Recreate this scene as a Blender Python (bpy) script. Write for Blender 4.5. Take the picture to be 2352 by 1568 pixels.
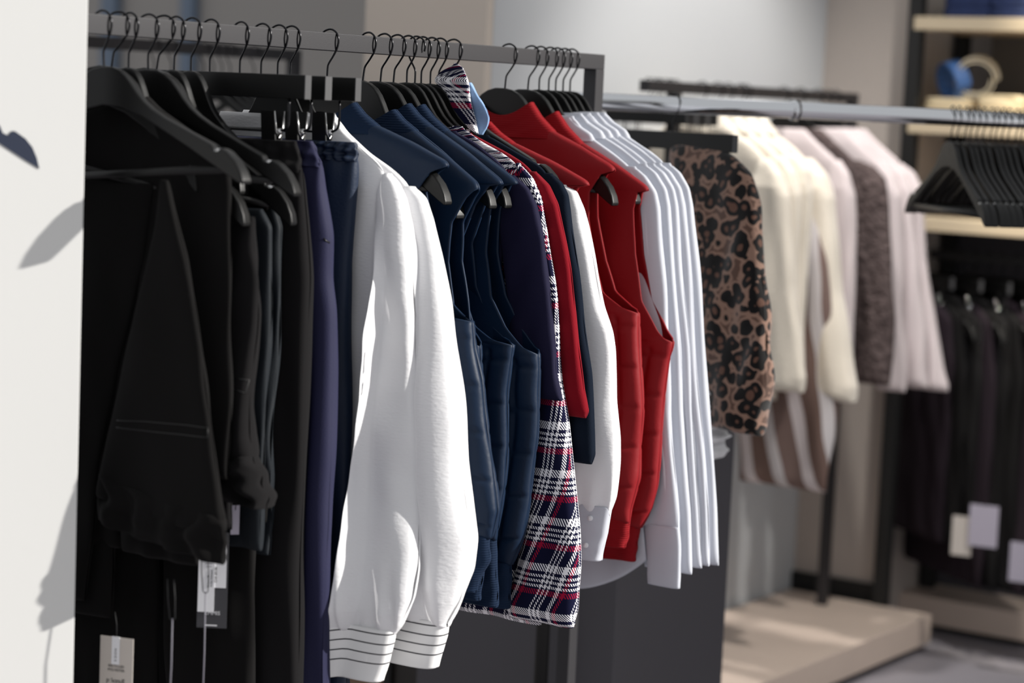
import bpy, math, random
import numpy as np
from mathutils import Vector, Matrix

for o in list(bpy.data.objects): bpy.data.objects.remove(o, do_unlink=True)
SC = bpy.context.scene
COL = SC.collection

# ------------------------------------------------------------------ camera
F = 5000.0; CX, CY = 1176.0, 784.0
YAW, PITCH, ROLL = math.radians(34.733), math.radians(6.220), math.radians(2.495)
CAMZ = 1.375
CAM = np.array([1.994, 0.0, CAMZ])
FW = np.array([-math.sin(YAW)*math.cos(PITCH), math.cos(YAW)*math.cos(PITCH), -math.sin(PITCH)])
_rt = np.array([math.cos(YAW), math.sin(YAW), 0.0]); _up = np.cross(_rt, FW)
RT = math.cos(ROLL)*_rt + math.sin(ROLL)*_up
UP = -math.sin(ROLL)*_rt + math.cos(ROLL)*_up
cd = bpy.data.cameras.new('camera'); cam = bpy.data.objects.new('camera', cd); COL.objects.link(cam)
cam.matrix_world = Matrix(((RT[0], UP[0], -FW[0], CAM[0]), (RT[1], UP[1], -FW[1], CAM[1]), (RT[2], UP[2], -FW[2], CAM[2]), (0, 0, 0, 1)))
cd.sensor_fit = 'HORIZONTAL'; cd.sensor_width = 36; cd.lens = F/2352*36
cd.clip_start = .05; cd.clip_end = 100
cd.dof.use_dof = True; cd.dof.focus_distance = 3.12; cd.dof.aperture_fstop = 2.8; cd.dof.aperture_blades = 0
SC.camera = cam

def ray(px, py): return FW + RT*(px-CX)/F - UP*(py-CY)/F
def atZ(px, py, depth): return CAM + ray(px, py)*depth
def plane(px, py, P, n):
    d = ray(px, py); n = np.array(n, float)
    return CAM + d*(((np.array(P)-CAM) @ n)/(d @ n))

RAILZ = CAMZ + .0757                     # centre height of the front rail (x = 0, running along +y)
def hookY(px): return plane(px, 53+.0825*(px-235), (0, 0, 0), (1, 0, 0))[1]
YA = hookY(235)

# ------------------------------------------------------------------ sun, world, exposure
PYAW = YAW + math.radians(21)
PAN_P = atZ(185, 784, 2.646)             # a point of the white panel's front face at its right edge
PAN_N = np.array([-math.sin(PYAW), math.cos(PYAW), 0.0])
tip = plane(575, 408, (0, YA, 0), (0, 1, 0)); shd = plane(62, 606, PAN_P, PAN_N)
SUNDIR = shd - tip; SUNDIR /= np.linalg.norm(SUNDIR)
sl = bpy.data.lights.new('sun', 'SUN'); sun = bpy.data.objects.new('sun', sl); COL.objects.link(sun)
sl.energy = 6.6; sl.angle = math.radians(.7); sl.color = (1.0, .965, .91)
sun.rotation_euler = Vector(SUNDIR).to_track_quat('-Z', 'Y').to_euler(); sun.location = (4, 3, 3)
W = bpy.data.worlds.new('world'); SC.world = W; W.use_nodes = True
W.node_tree.nodes['Background'].inputs[0].default_value = (.965, .98, 1.0, 1)
W.node_tree.nodes['Background'].inputs[1].default_value = .60
def area(name, loc, target, size, power, color=(1, 1, 1), sy=None):
    l = bpy.data.lights.new(name, 'AREA'); o = bpy.data.objects.new(name, l); COL.objects.link(o)
    l.energy = power; l.size = size; l.color = color
    if sy: l.shape = 'RECTANGLE'; l.size_y = sy
    o.location = loc; o.rotation_euler = (Vector(target)-Vector(loc)).to_track_quat('-Z', 'Y').to_euler(); return o
def spot(name, loc, target, power, ang, color=(1, .87, .68), blend=.6, r=.05):
    l = bpy.data.lights.new(name, 'SPOT'); o = bpy.data.objects.new(name, l); COL.objects.link(o)
    l.energy = power; l.spot_size = math.radians(ang); l.spot_blend = blend; l.color = color; l.shadow_soft_size = r
    o.location = loc; o.rotation_euler = (Vector(target)-Vector(loc)).to_track_quat('-Z', 'Y').to_euler(); return o
SC.view_settings.view_transform = 'Standard'; SC.view_settings.look = 'None'
SC.view_settings.exposure = 0.0; SC.view_settings.gamma = 1; SC.view_settings.use_curve_mapping = False

print('SUN', SUNDIR, SUNDIR@PAN_N, tip, shd, 'raildepth190', (plane(190,50,(0,0,0),(1,0,0))-CAM)@FW)
# ------------------------------------------------------------------ object helpers
def thing(name, label, cat, loc=(0, 0, 0), rz=0, group=None, tilt=0):
    o = bpy.data.objects.new(name, None); COL.objects.link(o); o.empty_display_size = .05
    o.location = loc; o.rotation_euler = (0, tilt, rz)
    o['label'] = label; o['category'] = cat
    if group: o['group'] = group
    return o
def link(name, me, mt, parent=None, smooth=True):
    if mt: me.materials.append(mt)
    if smooth:
        for p in me.polygons: p.use_smooth = True
    o = bpy.data.objects.new(name, me); COL.objects.link(o)
    if parent: o.parent = parent
    return o
def tag(o, label, cat, group=None):
    o['label'] = label; o['category'] = cat
    if group: o['group'] = group
    return o
def struct(o): o['kind'] = 'structure'; return o
class MB:
    def __init__(s): s.v = []; s.f = []
    def add(s, vs, fs):
        b = len(s.v); s.v += [tuple(float(c) for c in v) for v in vs]; s.f += [tuple(b+i for i in f) for f in fs]; return s
    def box(s, c, d, ax=None):
        hx, hy, hz = d[0]/2, d[1]/2, d[2]/2
        vs = [Vector((x, y, z)) for x in (-hx, hx) for y in (-hy, hy) for z in (-hz, hz)]
        if ax is not None: vs = [ax @ v for v in vs]
        c = Vector(c)
        return s.add([v+c for v in vs], [(0, 1, 3, 2), (4, 6, 7, 5), (0, 4, 5, 1), (2, 3, 7, 6), (0, 2, 6, 4), (1, 5, 7, 3)])
    def tube(s, pts, r, k=10, closed=False):
        pts = [Vector(p) for p in pts]; n = len(pts); rings = []; prev = None
        for i, p in enumerate(pts):
            a = pts[i-1] if (i or closed) else p; b = pts[(i+1) % n] if (i < n-1 or closed) else p
            t = (b-a).normalized()
            u = prev if prev is not None else (Vector((0, 1, 0)) if abs(t.y) < .9 else Vector((1, 0, 0)))
            u = (u - t*u.dot(t)).normalized(); w = t.cross(u); prev = u
            rr = r(i/(n-1)) if callable(r) else r
            rings.append([p + u*math.cos(2*math.pi*j/k)*rr + w*math.sin(2*math.pi*j/k)*rr for j in range(k)])
        vs = [v for q in rings for v in q]; fs = []
        for i in range(n if closed else n-1):
            for j in range(k):
                fs.append((i*k+j, i*k+(j+1) % k, ((i+1) % n)*k+(j+1) % k, ((i+1) % n)*k+j))
        if not closed: fs += [tuple(range(k))[::-1], tuple((n-1)*k+j for j in range(k))]
        return s.add(vs, fs)
    def prism(s, outline, y0, y1):          # outline in (x, z)
        n = len(outline); y0f = y0 if callable(y0) else (lambda x, z: y0); y1f = y1 if callable(y1) else (lambda x, z: y1)
        vs = [(x, y0f(x, z), z) for x, z in outline] + [(x, y1f(x, z), z) for x, z in outline]
        return s.add(vs, [tuple(range(n)), tuple(range(2*n-1, n-1, -1))] + [(i, n+i, n+(i+1) % n, (i+1) % n) for i in range(n)])
    def mesh(s, name):
        me = bpy.data.meshes.new(name); me.from_pydata(s.v, [], s.f); me.update(); return me
    def build(s, name, mt, parent=None, bevel=0, smooth=False, seg=2):
        o = link(name, s.mesh(name), mt, parent, smooth)
        if bevel:
            m = o.modifiers.new('bevel', 'BEVEL'); m.width = bevel; m.segments = seg; m.limit_method = 'ANGLE'; m.angle_limit = math.radians(35)
            for p in o.data.polygons: p.use_smooth = True
            w = o.modifiers.new('wn', 'WEIGHTED_NORMAL'); w.keep_sharp = True
        return o
def spline(pts, k=6):
    P = [Vector(p) for p in pts]; P = [P[0]*2-P[1]] + P + [P[-1]*2-P[-2]]; out = []
    for i in range(1, len(P)-2):
        for j in range(k):
            t = j/k; a, b, c, d = P[i-1], P[i], P[i+1], P[i+2]
            out.append(.5*((2*b)+(c-a)*t+(2*a-5*b+4*c-d)*t*t+(3*b-a-3*c+d)*t**3))
    out.append(P[-2]); return out
def copy_tree(root, name=None):
    c = root.copy(); COL.objects.link(c)
    for ch in root.children:
        d = ch.copy(); COL.objects.link(d); d.parent = c
        for g in ch.children:
            e = g.copy(); COL.objects.link(e); e.parent = d
    return c

# ------------------------------------------------------------------ materials
def s2l(c): return tuple(((v/255)/12.92 if v/255 <= .04045 else ((v/255+.055)/1.055)**2.4) for v in c)+(1,)
def mat(name, col, rough=.6, metal=0, spec=.5, sheen=0, bump=0, bscale=300, bdist=.001, var=0, vscale=4, coat=0, trans=0, stretch=None):
    m = bpy.data.materials.new(name); m.use_nodes = True; nt = m.node_tree; N = nt.nodes; b = N['Principled BSDF']
    b.inputs['Base Color'].default_value = s2l(col); b.inputs['Roughness'].default_value = rough; b.inputs['Metallic'].default_value = metal
    b.inputs['Specular IOR Level'].default_value = spec
    if sheen: b.inputs['Sheen Weight'].default_value = sheen; b.inputs['Sheen Roughness'].default_value = .5
    if coat: b.inputs['Coat Weight'].default_value = coat
    tc = N.new('ShaderNodeTexCoord')
    if bump:
        src = tc.outputs['Object']
        if stretch:
            mp = N.new('ShaderNodeMapping'); mp.inputs['Scale'].default_value = stretch; nt.links.new(src, mp.inputs[0]); src = mp.outputs[0]
        nz = N.new('ShaderNodeTexNoise'); nz.inputs['Scale'].default_value = bscale; nz.inputs['Detail'].default_value = 3
        nt.links.new(src, nz.inputs['Vector'])
        bp = N.new('ShaderNodeBump'); bp.inputs['Strength'].default_value = bump; bp.inputs['Distance'].default_value = bdist
        nt.links.new(nz.outputs['Fac'], bp.inputs['Height']); nt.links.new(bp.outputs[0], b.inputs['Normal'])
    if var:
        nv = N.new('ShaderNodeTexNoise'); nv.inputs['Scale'].default_value = vscale; nv.inputs['Detail'].default_value = 4
        nt.links.new(tc.outputs['Object'], nv.inputs['Vector'])
        mx = N.new('ShaderNodeMix'); mx.data_type = 'RGBA'
        mx.inputs[6].default_value = s2l([max(0, c*(1-var)) for c in col]); mx.inputs[7].default_value = s2l([min(255, c*(1+var)) for c in col])
        nt.links.new(nv.outputs['Fac'], mx.inputs[0]); nt.links.new(mx.outputs[2], b.inputs['Base Color'])
    if trans:
        out = N['Material Output']; tr = N.new('ShaderNodeBsdfTranslucent'); tr.inputs[0].default_value = s2l(col)
        ms = N.new('ShaderNodeMixShader'); ms.inputs[0].default_value = trans
        nt.links.new(b.outputs[0], ms.inputs[1]); nt.links.new(tr.outputs[0], ms.inputs[2]); nt.links.new(ms.outputs[0], out.inputs[0])
    return m
def math_node(nt, op, a, b=None):
    n = nt.nodes.new('ShaderNodeMath'); n.operation = op
    for i, v in enumerate((a, b)):
        if v is None: continue
        if isinstance(v, (int, float)): n.inputs[i].default_value = v
        else: nt.links.new(v, n.inputs[i])
    return n.outputs[0]
def ramp(nt, fac, stops):
    r = nt.nodes.new('ShaderNodeValToRGB'); r.color_ramp.interpolation = 'CONSTANT'
    e = r.color_ramp.elements
    e[0].position = stops[0][0]; e[0].color = s2l(stops[0][1]); e[1].position = stops[1][0]; e[1].color = s2l(stops[1][1])
    for p, c in stops[2:]:
        q = e.new(p); q.color = s2l(c)
    nt.links.new(fac, r.inputs[0]); return r.outputs[0]
def uvxy(nt):
    u = nt.nodes.new('ShaderNodeUVMap'); sp = nt.nodes.new('ShaderNodeSeparateXYZ'); nt.links.new(u.outputs[0], sp.inputs[0])
    return sp.outputs[0], sp.outputs[1]
def plaid_mat(name):
    m = mat(name, (200, 200, 205), .95, spec=.15); nt = m.node_tree; b = nt.nodes['Principled BSDF']
    u, v = uvxy(nt)
    nv, rd, wh, pk = (14, 16, 44), (150, 16, 52), (238, 236, 240), (215, 175, 190)
    st = [(0, nv), (.13, rd), (.25, nv), (.29, wh), (.35, nv), (.40, wh), (.46, nv), (.51, wh), (.57, nv), (.64, wh), (.80, nv)]
    P = .069
    sw_ = [(0, nv), (.20, wh), (.25, nv), (.30, wh), (.35, nv), (.40, wh), (.45, nv), (.62, wh), (.72, nv), (.78, rd), (.86, nv)]
    def seq(c, off, q): return ramp(nt, math_node(nt, 'FRACT', math_node(nt, 'ADD', math_node(nt, 'DIVIDE', c, P), off)), q)
    warp = seq(u, .3, sw_); weft = seq(v, .1, st)
    tw = math_node(nt, 'FRACT', math_node(nt, 'DIVIDE', math_node(nt, 'ADD', u, v), .0040))
    sel = math_node(nt, 'GREATER_THAN', tw, .5)
    mx = nt.nodes.new('ShaderNodeMix'); mx.data_type = 'RGBA'
    nt.links.new(sel, mx.inputs[0]); nt.links.new(warp, mx.inputs[6]); nt.links.new(weft, mx.inputs[7]); nt.links.new(mx.outputs[2], b.inputs['Base Color'])
    return m
def leopard_mat(name):
    m = mat(name, (150, 120, 105), .95, spec=.1, sheen=.4); nt = m.node_tree; b = nt.nodes['Principled BSDF']
    tc = nt.nodes.new('ShaderNodeTexCoord'); nz = nt.nodes.new('ShaderNodeTexNoise'); nz.inputs['Scale'].default_value = 28; nz.inputs['Detail'].default_value = 2
    nt.links.new(tc.outputs['Object'], nz.inputs['Vector'])
    mv = nt.nodes.new('ShaderNodeVectorMath'); mv.operation = 'MULTIPLY_ADD'; mv.inputs[1].default_value = (.02, .02, .02)
    nt.links.new(nz.outputs['Color'], mv.inputs[0]); nt.links.new(tc.outputs['Object'], mv.inputs[2])
    vo = nt.nodes.new('ShaderNodeTexVoronoi'); vo.inputs['Scale'].default_value = 40; vo.feature = 'F1'
    nt.links.new(mv.outputs[0], vo.inputs['Vector'])
    n2 = nt.nodes.new('ShaderNodeTexNoise'); n2.inputs['Scale'].default_value = 30; nt.links.new(tc.outputs['Object'], n2.inputs['Vector'])
    d = math_node(nt, 'ADD', vo.outputs['Distance'], math_node(nt, 'MULTIPLY', math_node(nt, 'SUBTRACT', n2.outputs['Fac'], .5), .5))
    c = ramp(nt, d, [(0, (92, 64, 52)), (.24, (8, 6, 6)), (.58, (130, 102, 88)), (.78, (84, 62, 52))])
    nt.links.new(c, b.inputs['Base Color']); return m
def stripe_cuff_mat(name):
    m = mat(name, (240, 240, 240), .8, trans=.15); nt = m.node_tree; b = nt.nodes['Principled BSDF']
    u, v = uvxy(nt)
    f = math_node(nt, 'FRACT', math_node(nt, 'DIVIDE', math_node(nt, 'ADD', v, .0067), .0138))
    k = math_node(nt, 'LESS_THAN', f, .14)
    k2 = math_node(nt, 'LESS_THAN', math_node(nt, 'MULTIPLY', v, -1), .056); k = math_node(nt, 'MULTIPLY', k, k2)
    mx = nt.nodes.new('ShaderNodeMix'); mx.data_type = 'RGBA'; mx.inputs[6].default_value = s2l((240, 240, 240)); mx.inputs[7].default_value = s2l((18, 20, 34))
    nt.links.new(k, mx.inputs[0]); nt.links.new(mx.outputs[2], b.inputs['Base Color']); return m
def band_mat(name, stops, period):
    m = mat(name, (200, 200, 200), .9, spec=.2); nt = m.node_tree; b = nt.nodes['Principled BSDF']; u, v = uvxy(nt)
    nt.links.new(ramp(nt, math_node(nt, 'FRACT', math_node(nt, 'DIVIDE', u, period)), stops), b.inputs['Base Color']); return m
def rib_mat(name, col, period=.0035):
    m = mat(name, col, .85, spec=.2); nt = m.node_tree; b = nt.nodes['Principled BSDF']; u, v = uvxy(nt)
    s = math_node(nt, 'SINE', math_node(nt, 'MULTIPLY', v, 2*math.pi/period))
    bp = nt.nodes.new('ShaderNodeBump'); bp.inputs['Strength'].default_value = .5; bp.inputs['Distance'].default_value = .0005
    nt.links.new(s, bp.inputs['Height']); nt.links.new(bp.outputs[0], b.inputs['Normal']); return m

M = dict(
 panel=mat('panel_white', (211, 211, 209), .55, bump=.05, bscale=60),
 emblem=mat('emblem_navy', (34, 42, 62), .5),
 steel=mat('powder_coated_steel', (42, 41, 44), .45, metal=0, spec=.4, bump=.25, bscale=900, bdist=.0004),
 steel_bg=mat('dark_steel', (50, 48, 50), .5, metal=.2),
 hook=mat('black_wire', (22, 22, 26), .25, metal=.6, spec=.6),
 wood=mat('black_painted_wood', (9, 9, 9), .4, spec=.34, bump=.05, bscale=200),
 wood_lit=mat('sunlit_bar_end', (58, 58, 60), .5),  # paler version of the black hanger wood, sunlight painted into the colour
 nickel=mat('nickel', (200, 200, 200), .22, metal=1),
 clip=mat('black_clip', (8, 8, 9), .4),
 black=mat('black_wool', (17, 16, 16), .95, spec=.12, sheen=.02, bump=.35, bscale=900, bdist=.0006),
 black2=mat('black_knit', (22, 21, 22), .95, spec=.12, sheen=.02, bump=.4, bscale=700, bdist=.0007),
 teal=mat('dark_teal_cloth', (4, 13, 21), .7, spec=.3, bump=.3, bscale=500),
 navyp=mat('navy_trouser_cloth', (24, 25, 56), .75, spec=.3, bump=.3, bscale=500),
 navyj=mat('dark_blue_satin_cotton', (8, 28, 52), .6, spec=.4, bump=.4, bscale=300, bdist=.001),
 white=mat('white_crepe', (238, 238, 240), .85, spec=.3, trans=.18, bump=.45, bscale=120, bdist=.0015, stretch=(1, 1, 2.5)),
 whites=mat('white_cotton', (197, 200, 209), .85, spec=.3, trans=.12, bump=.15, bscale=300),
 cuff=stripe_cuff_mat('striped_cuff'),
 quilt=mat('navy_quilted_nylon', (9, 29, 52), .52, spec=.22, bump=.3, bscale=90, bdist=.0015),
 navyrib=rib_mat('navy_rib', (8, 28, 52)),
 indigo=mat('indigo_jersey', (19, 17, 44), .85, spec=.2, bump=.2, bscale=600),
 crimson=mat('crimson_knit', (116, 6, 22), .95, spec=.15, sheen=.03, bump=.4, bscale=600, bdist=.0008),
 navyk=mat('navy_knit', (8, 18, 32), .95, spec=.15, bump=.4, bscale=600, bdist=.0008),
 red=mat('red_quilted_nylon', (124, 9, 18), .62, spec=.22, bump=.3, bscale=90, bdist=.0015),
 redrib=rib_mat('red_rib', (126, 8, 18)),
 plaid=plaid_mat('navy_red_white_plaid'),
 denim=mat('light_blue_lining', (130, 160, 200), .9, bump=.3, bscale=400),
 leopard=leopard_mat('leopard_plush'),
 cream=mat('cream_fleece', (228, 218, 202), .98, spec=.1, sheen=.5, bump=.6, bscale=220, bdist=.003),
 pink=mat('pale_pink_wool', (206, 194, 194), .95, spec=.1, sheen=.3, bump=.2, bscale=300),
 boucle=mat('dark_boucle', (66, 58, 57), .98, spec=.1, bump=1, bscale=70, bdist=.02, var=.95, vscale=80),
 bands=band_mat('brown_white_bands', [(0, (120, 98, 90)), (.3, (206, 200, 200)), (.5, (122, 102, 96)), (.8, (214, 204, 204))], .16),
 chrome=mat('chrome', (215, 217, 220), .12, metal=1),
 light_wood=mat('pale_wood', (208, 190, 176), .5, var=.06, vscale=3),
 shelf_wood=mat('shelf_wood', (205, 188, 160), .55, var=.05, vscale=3),
 plinth=mat('charcoal_plinth', (76, 74, 79), .6),
 brown=mat('dark_brown_cabinet', (44, 40, 37), .5),
 tan=mat('tan_board', (128, 104, 82), .6),
 tagw=mat('tag_white', (235, 235, 238), .6),
 tagg=mat('tag_grey', (200, 192, 184), .7),
 tagl=mat('tag_lilac', (176, 170, 184), .7),
 tagk=mat('tag_charcoal', (58, 58, 62), .6),
 ink=mat('ink_black', (20, 20, 22), .6),
 inkw=mat('ink_white', (225, 225, 228), .6),
 inkp=mat('ink_faded', (120, 118, 128), .6),
 wall=mat('wall_grey', (192, 194, 196), .8, bump=.05, bscale=80),
 wallb=mat('wall_beige', (208, 196, 184), .8),
 wallw=mat('wall_warm_grey', (186, 176, 168), .8),
 wallf=mat('wall_far', (152, 148, 144), .8),
 glassb=mat('blue_grey_glass', (96, 112, 132), .35),
 floor=mat('floor_concrete', (142, 138, 144), .45, var=.05, vscale=2),
 dark=mat('black_base', (20, 20, 20), .6),
 backp=mat('shelf_back', (100, 94, 88), .7),
 darkcloth=mat('black_cloth', (16, 15, 16), .9, spec=.2),
 plum=mat('plum_cloth', (34, 26, 33), .9, spec=.2),
 jeans=mat('folded_jeans', (38, 52, 92), .9, var=.2, vscale=30),
 creamk=mat('cream_knit', (226, 208, 172), .95, bump=.5, bscale=200, bdist=.002),
 bluebelt=mat('blue_belt', (66, 104, 160), .5),
 creambelt=mat('cream_belt', (225, 214, 190), .5),
)

# ------------------------------------------------------------------ cloth builder
def n2(u, v, seed, k=5):
    r = np.random.RandomState(seed); o = 0
    for i in range(k):
        a, b = r.uniform(.5, 1.4)*(1 if r.rand() > .5 else -1), r.uniform(.3, 1.2); o = o + np.sin(a*u+b*v+r.uniform(0, 6.28))*r.uniform(.5, 1)
    return o/(k*.6)
def prof(p, v):
    if isinstance(p, (int, float)): return np.full_like(v, float(p))
    return np.interp(v, [a for a, _ in p], [b for _, b in p])
def cloth(name, L, R, mt, parent, thick=.03, yoff=0, n=84, m=110, amp=.004, kx=70, kz=4, gath=None, seed=1, sz=(), sx=(), sd=.004, sw=.004,
          arm=None, hem=None, wob=.002, p=.7, q=.65, solid=0, open_bottom=False, open_top=False, ampv=((0, .3), (.3, .7), (1, 1.2)), puff=0, endr=.04, buckle=0, skew=None):
    """closed hanging cloth shell: L and R are the two side outlines as (x, z) lists, thick the front-back depth"""
    R = sorted(R, key=lambda a: a[1]); L = [(-x, z) for x, z in R] if L is None else sorted(L, key=lambda a: a[1])
    zt = max(R[-1][1], L[-1][1]); zb = min(R[0][1], L[0][1])
    v = np.linspace(0, 1, m)
    v = v if not endr else np.concatenate(([0], .5*(1-np.cos(np.linspace(.16, math.pi-.16, m-2))), [1]))
    z = zt+(zb-zt)*v
    x1 = np.interp(z, [a[1] for a in R], [a[0] for a in R]); x0 = np.interp(z, [a[1] for a in L], [a[0] for a in L])
    ker = np.array([1, 2, 3, 2, 1])/9.; 
    x1 = np.convolve(np.pad(x1, 2, mode='edge'), ker, 'valid'); x0 = np.convolve(np.pad(x0, 2, mode='edge'), ker, 'valid')
    t = prof(thick, v); yo = prof(yoff, v); A = prof(ampv, v)*amp
    if endr:
        e = np.clip(np.minimum(v, 1-v)/endr, 0, 1); t = t*(.45+.55*np.sqrt(1-(1-e)**2))
    rows = []
    for i in range(m):
        cx, hw = (x0[i]+x1[i])/2, max((x1[i]-x0[i])/2, .002); ta = 0.0
        if arm and arm[0] >= z[i] >= arm[1]:
            xa = float(np.interp(z[i], [a[1] for a in sorted(arm[2], key=lambda a: a[1])], [a[0] for a in sorted(arm[2], key=lambda a: a[1])]))
            c = min(max((xa-cx)/hw, .05), 1); ta = math.acos(c**(1/p))
            th = np.linspace(ta, 2*math.pi-ta, n+1)
            # symmetrical opening on the other side is left closed (hidden against the neighbour)
        else: th = np.linspace(0, 2*math.pi, n+1)
        c, s = np.cos(th), np.sin(th)
        x = cx+hw*np.sign(c)*np.abs(c)**p; y0 = t[i]/2*np.sign(s)*np.abs(s)**q
        side = np.sign(s)
        d = A[i]*n2(x*kx, v[i]*kz*math.pi+0*x, seed) + A[i]*.5*n2(x*kx*1.9+3*side, v[i]*kz*5+0*x, seed+5)
        if gath: d = d + prof(gath[2], np.array([v[i]]))[0]*gath[1]*np.sin(x*gath[0]+2*n2(x*20, v[i]*6+0*x, seed+9)+side)*np.clip(np.abs(s)*2, 0, 1)
        if buckle: d = d + buckle*side*n2(x*18+z[i]*26, z[i]*70+0*x, seed+17)
        if puff or sz or sx:
            k = np.zeros_like(x)
            for zz in sz: k = np.maximum(k, np.exp(-((z[i]+.02*x+.004*np.sin(x*40)-zz)/sw)**2))
            for xx in sx:
                xc = xx(z[i]) if callable(xx) else xx
                k = np.maximum(k, np.exp(-((x-xc)/sw)**2))
            y0 = y0 - np.sign(s)*sd*k*np.clip(np.abs(s)*3, 0, 1)
        y = yo[i]+y0+d
        dsk = skew((x-cx)/hw, v[i]) if skew else 0*x
        y = y+dsk
        xx_ = x - dsk*.69 + wob*n2(z[i]*30+0*x, c*2, seed+3)*np.abs(c)
        zz_ = z[i]+0*x
        if hem: zz_ = zz_ + hem((x-cx)/hw, v[i], x)
        rows.append(np.stack([xx_, y, zz_], 1))
    V = np.array(rows); uoff = 0
    verts = V.reshape(-1, 3); faces = []; w = n+1
    for i in range(m-1):
        for j in range(n): faces.append((i*w+j, i*w+j+1, (i+1)*w+j+1, (i+1)*w+j))
    if not open_top: faces.append(tuple(range(n))[::-1])
    if not open_bottom: faces.append(tuple((m-1)*w+j for j in range(n)))
    me = bpy.data.meshes.new(name); me.from_pydata([tuple(map(float, a)) for a in verts], [], faces)
    uv = me.uv_layers.new(name='UVMap'); side = np.where(np.sin(np.linspace(0, 2*np.pi, w)) >= 0, 1, -1)
    arc = np.cumsum(np.concatenate((np.zeros((m, 1)), np.linalg.norm(np.diff(V[:, :, :2], axis=1), axis=2)), 1), 1)
    zs = np.concatenate(([0], np.cumsum(np.linalg.norm(np.diff(V[:, 3], axis=0), axis=1))))
    midr = arc.mean(0)
    L_ = np.zeros(len(me.loops), dtype=np.int32); me.loops.foreach_get('vertex_index', L_)
    uvd = np.empty((len(L_), 2)); uvd[:, 0] = arc.reshape(-1)[L_]; uvd[:, 1] = verts[L_, 2]-zt
    uv.data.foreach_set('uv', uvd.reshape(-1).astype(np.float32))
    import bmesh
    bm = bmesh.new(); bm.from_mesh(me); bmesh.ops.remove_doubles(bm, verts=bm.verts, dist=1e-6); bmesh.ops.recalc_face_normals(bm, faces=bm.faces); bm.to_mesh(me); bm.free()
    o = link(name, me, mt, parent)
    if solid:
        q_ = o.modifiers.new('solid', 'SOLIDIFY'); q_.thickness = solid; q_.offset = 0
    return o

def spot3(pt, X, zr, px_hint_y):
    return plane(pt, px_hint_y, (X, 0, 0), (1, 0, 0))
class Hang:
    """a hanging position: origin on a rail, axes of the hanger plane"""
    def __init__(s, P, rz=0):
        s.P = np.array(P, float); s.rz = rz; s.ax = np.array([math.cos(rz), math.sin(rz), 0]); s.n = np.array([-math.sin(rz), math.cos(rz), 0])
    def loc(s, px, py, dy=0):
        q = plane(px, py, s.P+s.n*dy, s.n)-s.P; return (float(q @ s.ax), float(q[2]))
    def tr(s, pts, dy=0): return [s.loc(a, b, dy) for a, b in pts]
    def thing(s, name, label, cat, group=None): return thing(name, label, cat, tuple(s.P), s.rz, group)
def H(px, rz=0): return Hang((0, hookY(px), RAILZ), rz)

# ------------------------------------------------------------------ room
RAILH = RAILZ
def wallbox(name, x0, x1, y0, y1, z0, z1, mt):
    return struct(MB().box(((x0+x1)/2, (y0+y1)/2, (z0+z1)/2), (x1-x0, y1-y0, z1-z0)).build(name, mt))
wallbox('floor', -9, 5, -1.5, 12, -.06, 0, M['floor'])
corner = plane(1822, 1345, (0, 0, .095), (0, 0, 1))          # inner corner of the two walls, at platform level
XB, YB = float(corner[0]), float(corner[1])
ynear = float(plane(1125, 200, (XB, 0, 0), (1, 0, 0))[1])
xleft = float(plane(846, 200, (0, ynear, 0), (0, 1, 0))[0])
# print('corner', corner, 'ynear', ynear, 'xleft', xleft)
wallbox('wall_side', xleft, XB, ynear+.004, YB+.3, 0, 3.2, M['wall'])
wallbox('wall_pillar', xleft+.001, XB-.001, ynear-.02, ynear+.004, 0, 3.2, M['wallb'])
xs = float(plane(2094, 60, (0, YB, 0), (0, 1, 0))[0])
wallbox('wall_back', XB, xs, YB, YB+.2, 0, 3.2, M['wallw'])
yfar = YB+1.6
wallbox('wall_far', -9, xleft, yfar+.0, yfar+.2, 0, 3.2, M['wallf'])
wallbox('wall_recess', xs, 4.0, YB+.75, YB+.95, 0, 3.2, M['wallw'])
wallbox('wall_return', xs-.05, xs, YB+.2, YB+.75, 0, 3.2, M['wallw'])
wallbox('baseboard_back', XB, xs, YB-.015, YB, 0, .14, M['dark'])
for k, (a, b) in enumerate(((234, 268), (416, 446))):
    pa = plane(a, 60, (0, yfar-.03, 0), (0, 1, 0)); pb = plane(b, 60, (0, yfar-.03, 0), (0, 1, 0))
    wallbox('window_%d' % (k+1), float(pa[0]), float(pb[0]), yfar-.04, yfar-.001, .3, 3.0, M['glassb'])
wallbox('sun_block_wall', 3.2, 3.35, 5.3, 9, 0, 4.4, M['wall'])  # unseen wall added to keep the sun off the racks further back

# white display panel at the left with the printed hanger emblem
pe = PAN_P
Rp = Matrix.Rotation(YAW, 3, 'Z')
pan = thing('room_divider', 'tall white divider at the left edge with a dark hanger emblem printed on it', 'divider', (float(pe[0]), float(pe[1]), 0), PYAW)
MB().box((-.55, .004, 1.1), (1.10, .008, 2.2)).build('board', M['panel'], pan, bevel=.001)
def ploc(px, py):
    q = plane(px, py, PAN_P, PAN_N)-PAN_P; return (float(q @ np.array([math.cos(PYAW), math.sin(PYAW), 0])), float(q[2]+PAN_P[2]))
emb = [(-60, 240), (-20, 268), (0, 290), (6, 305), (18, 311), (26, 301), (34, 301), (58, 318), (74, 338), (84, 362), (90, 387), (60, 369), (0, 330), (-60, 292)]
MB().prism([ploc(*a) for a in emb], -.0012, .0).build('printed_hanger_emblem', M['emblem'], pan)

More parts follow.
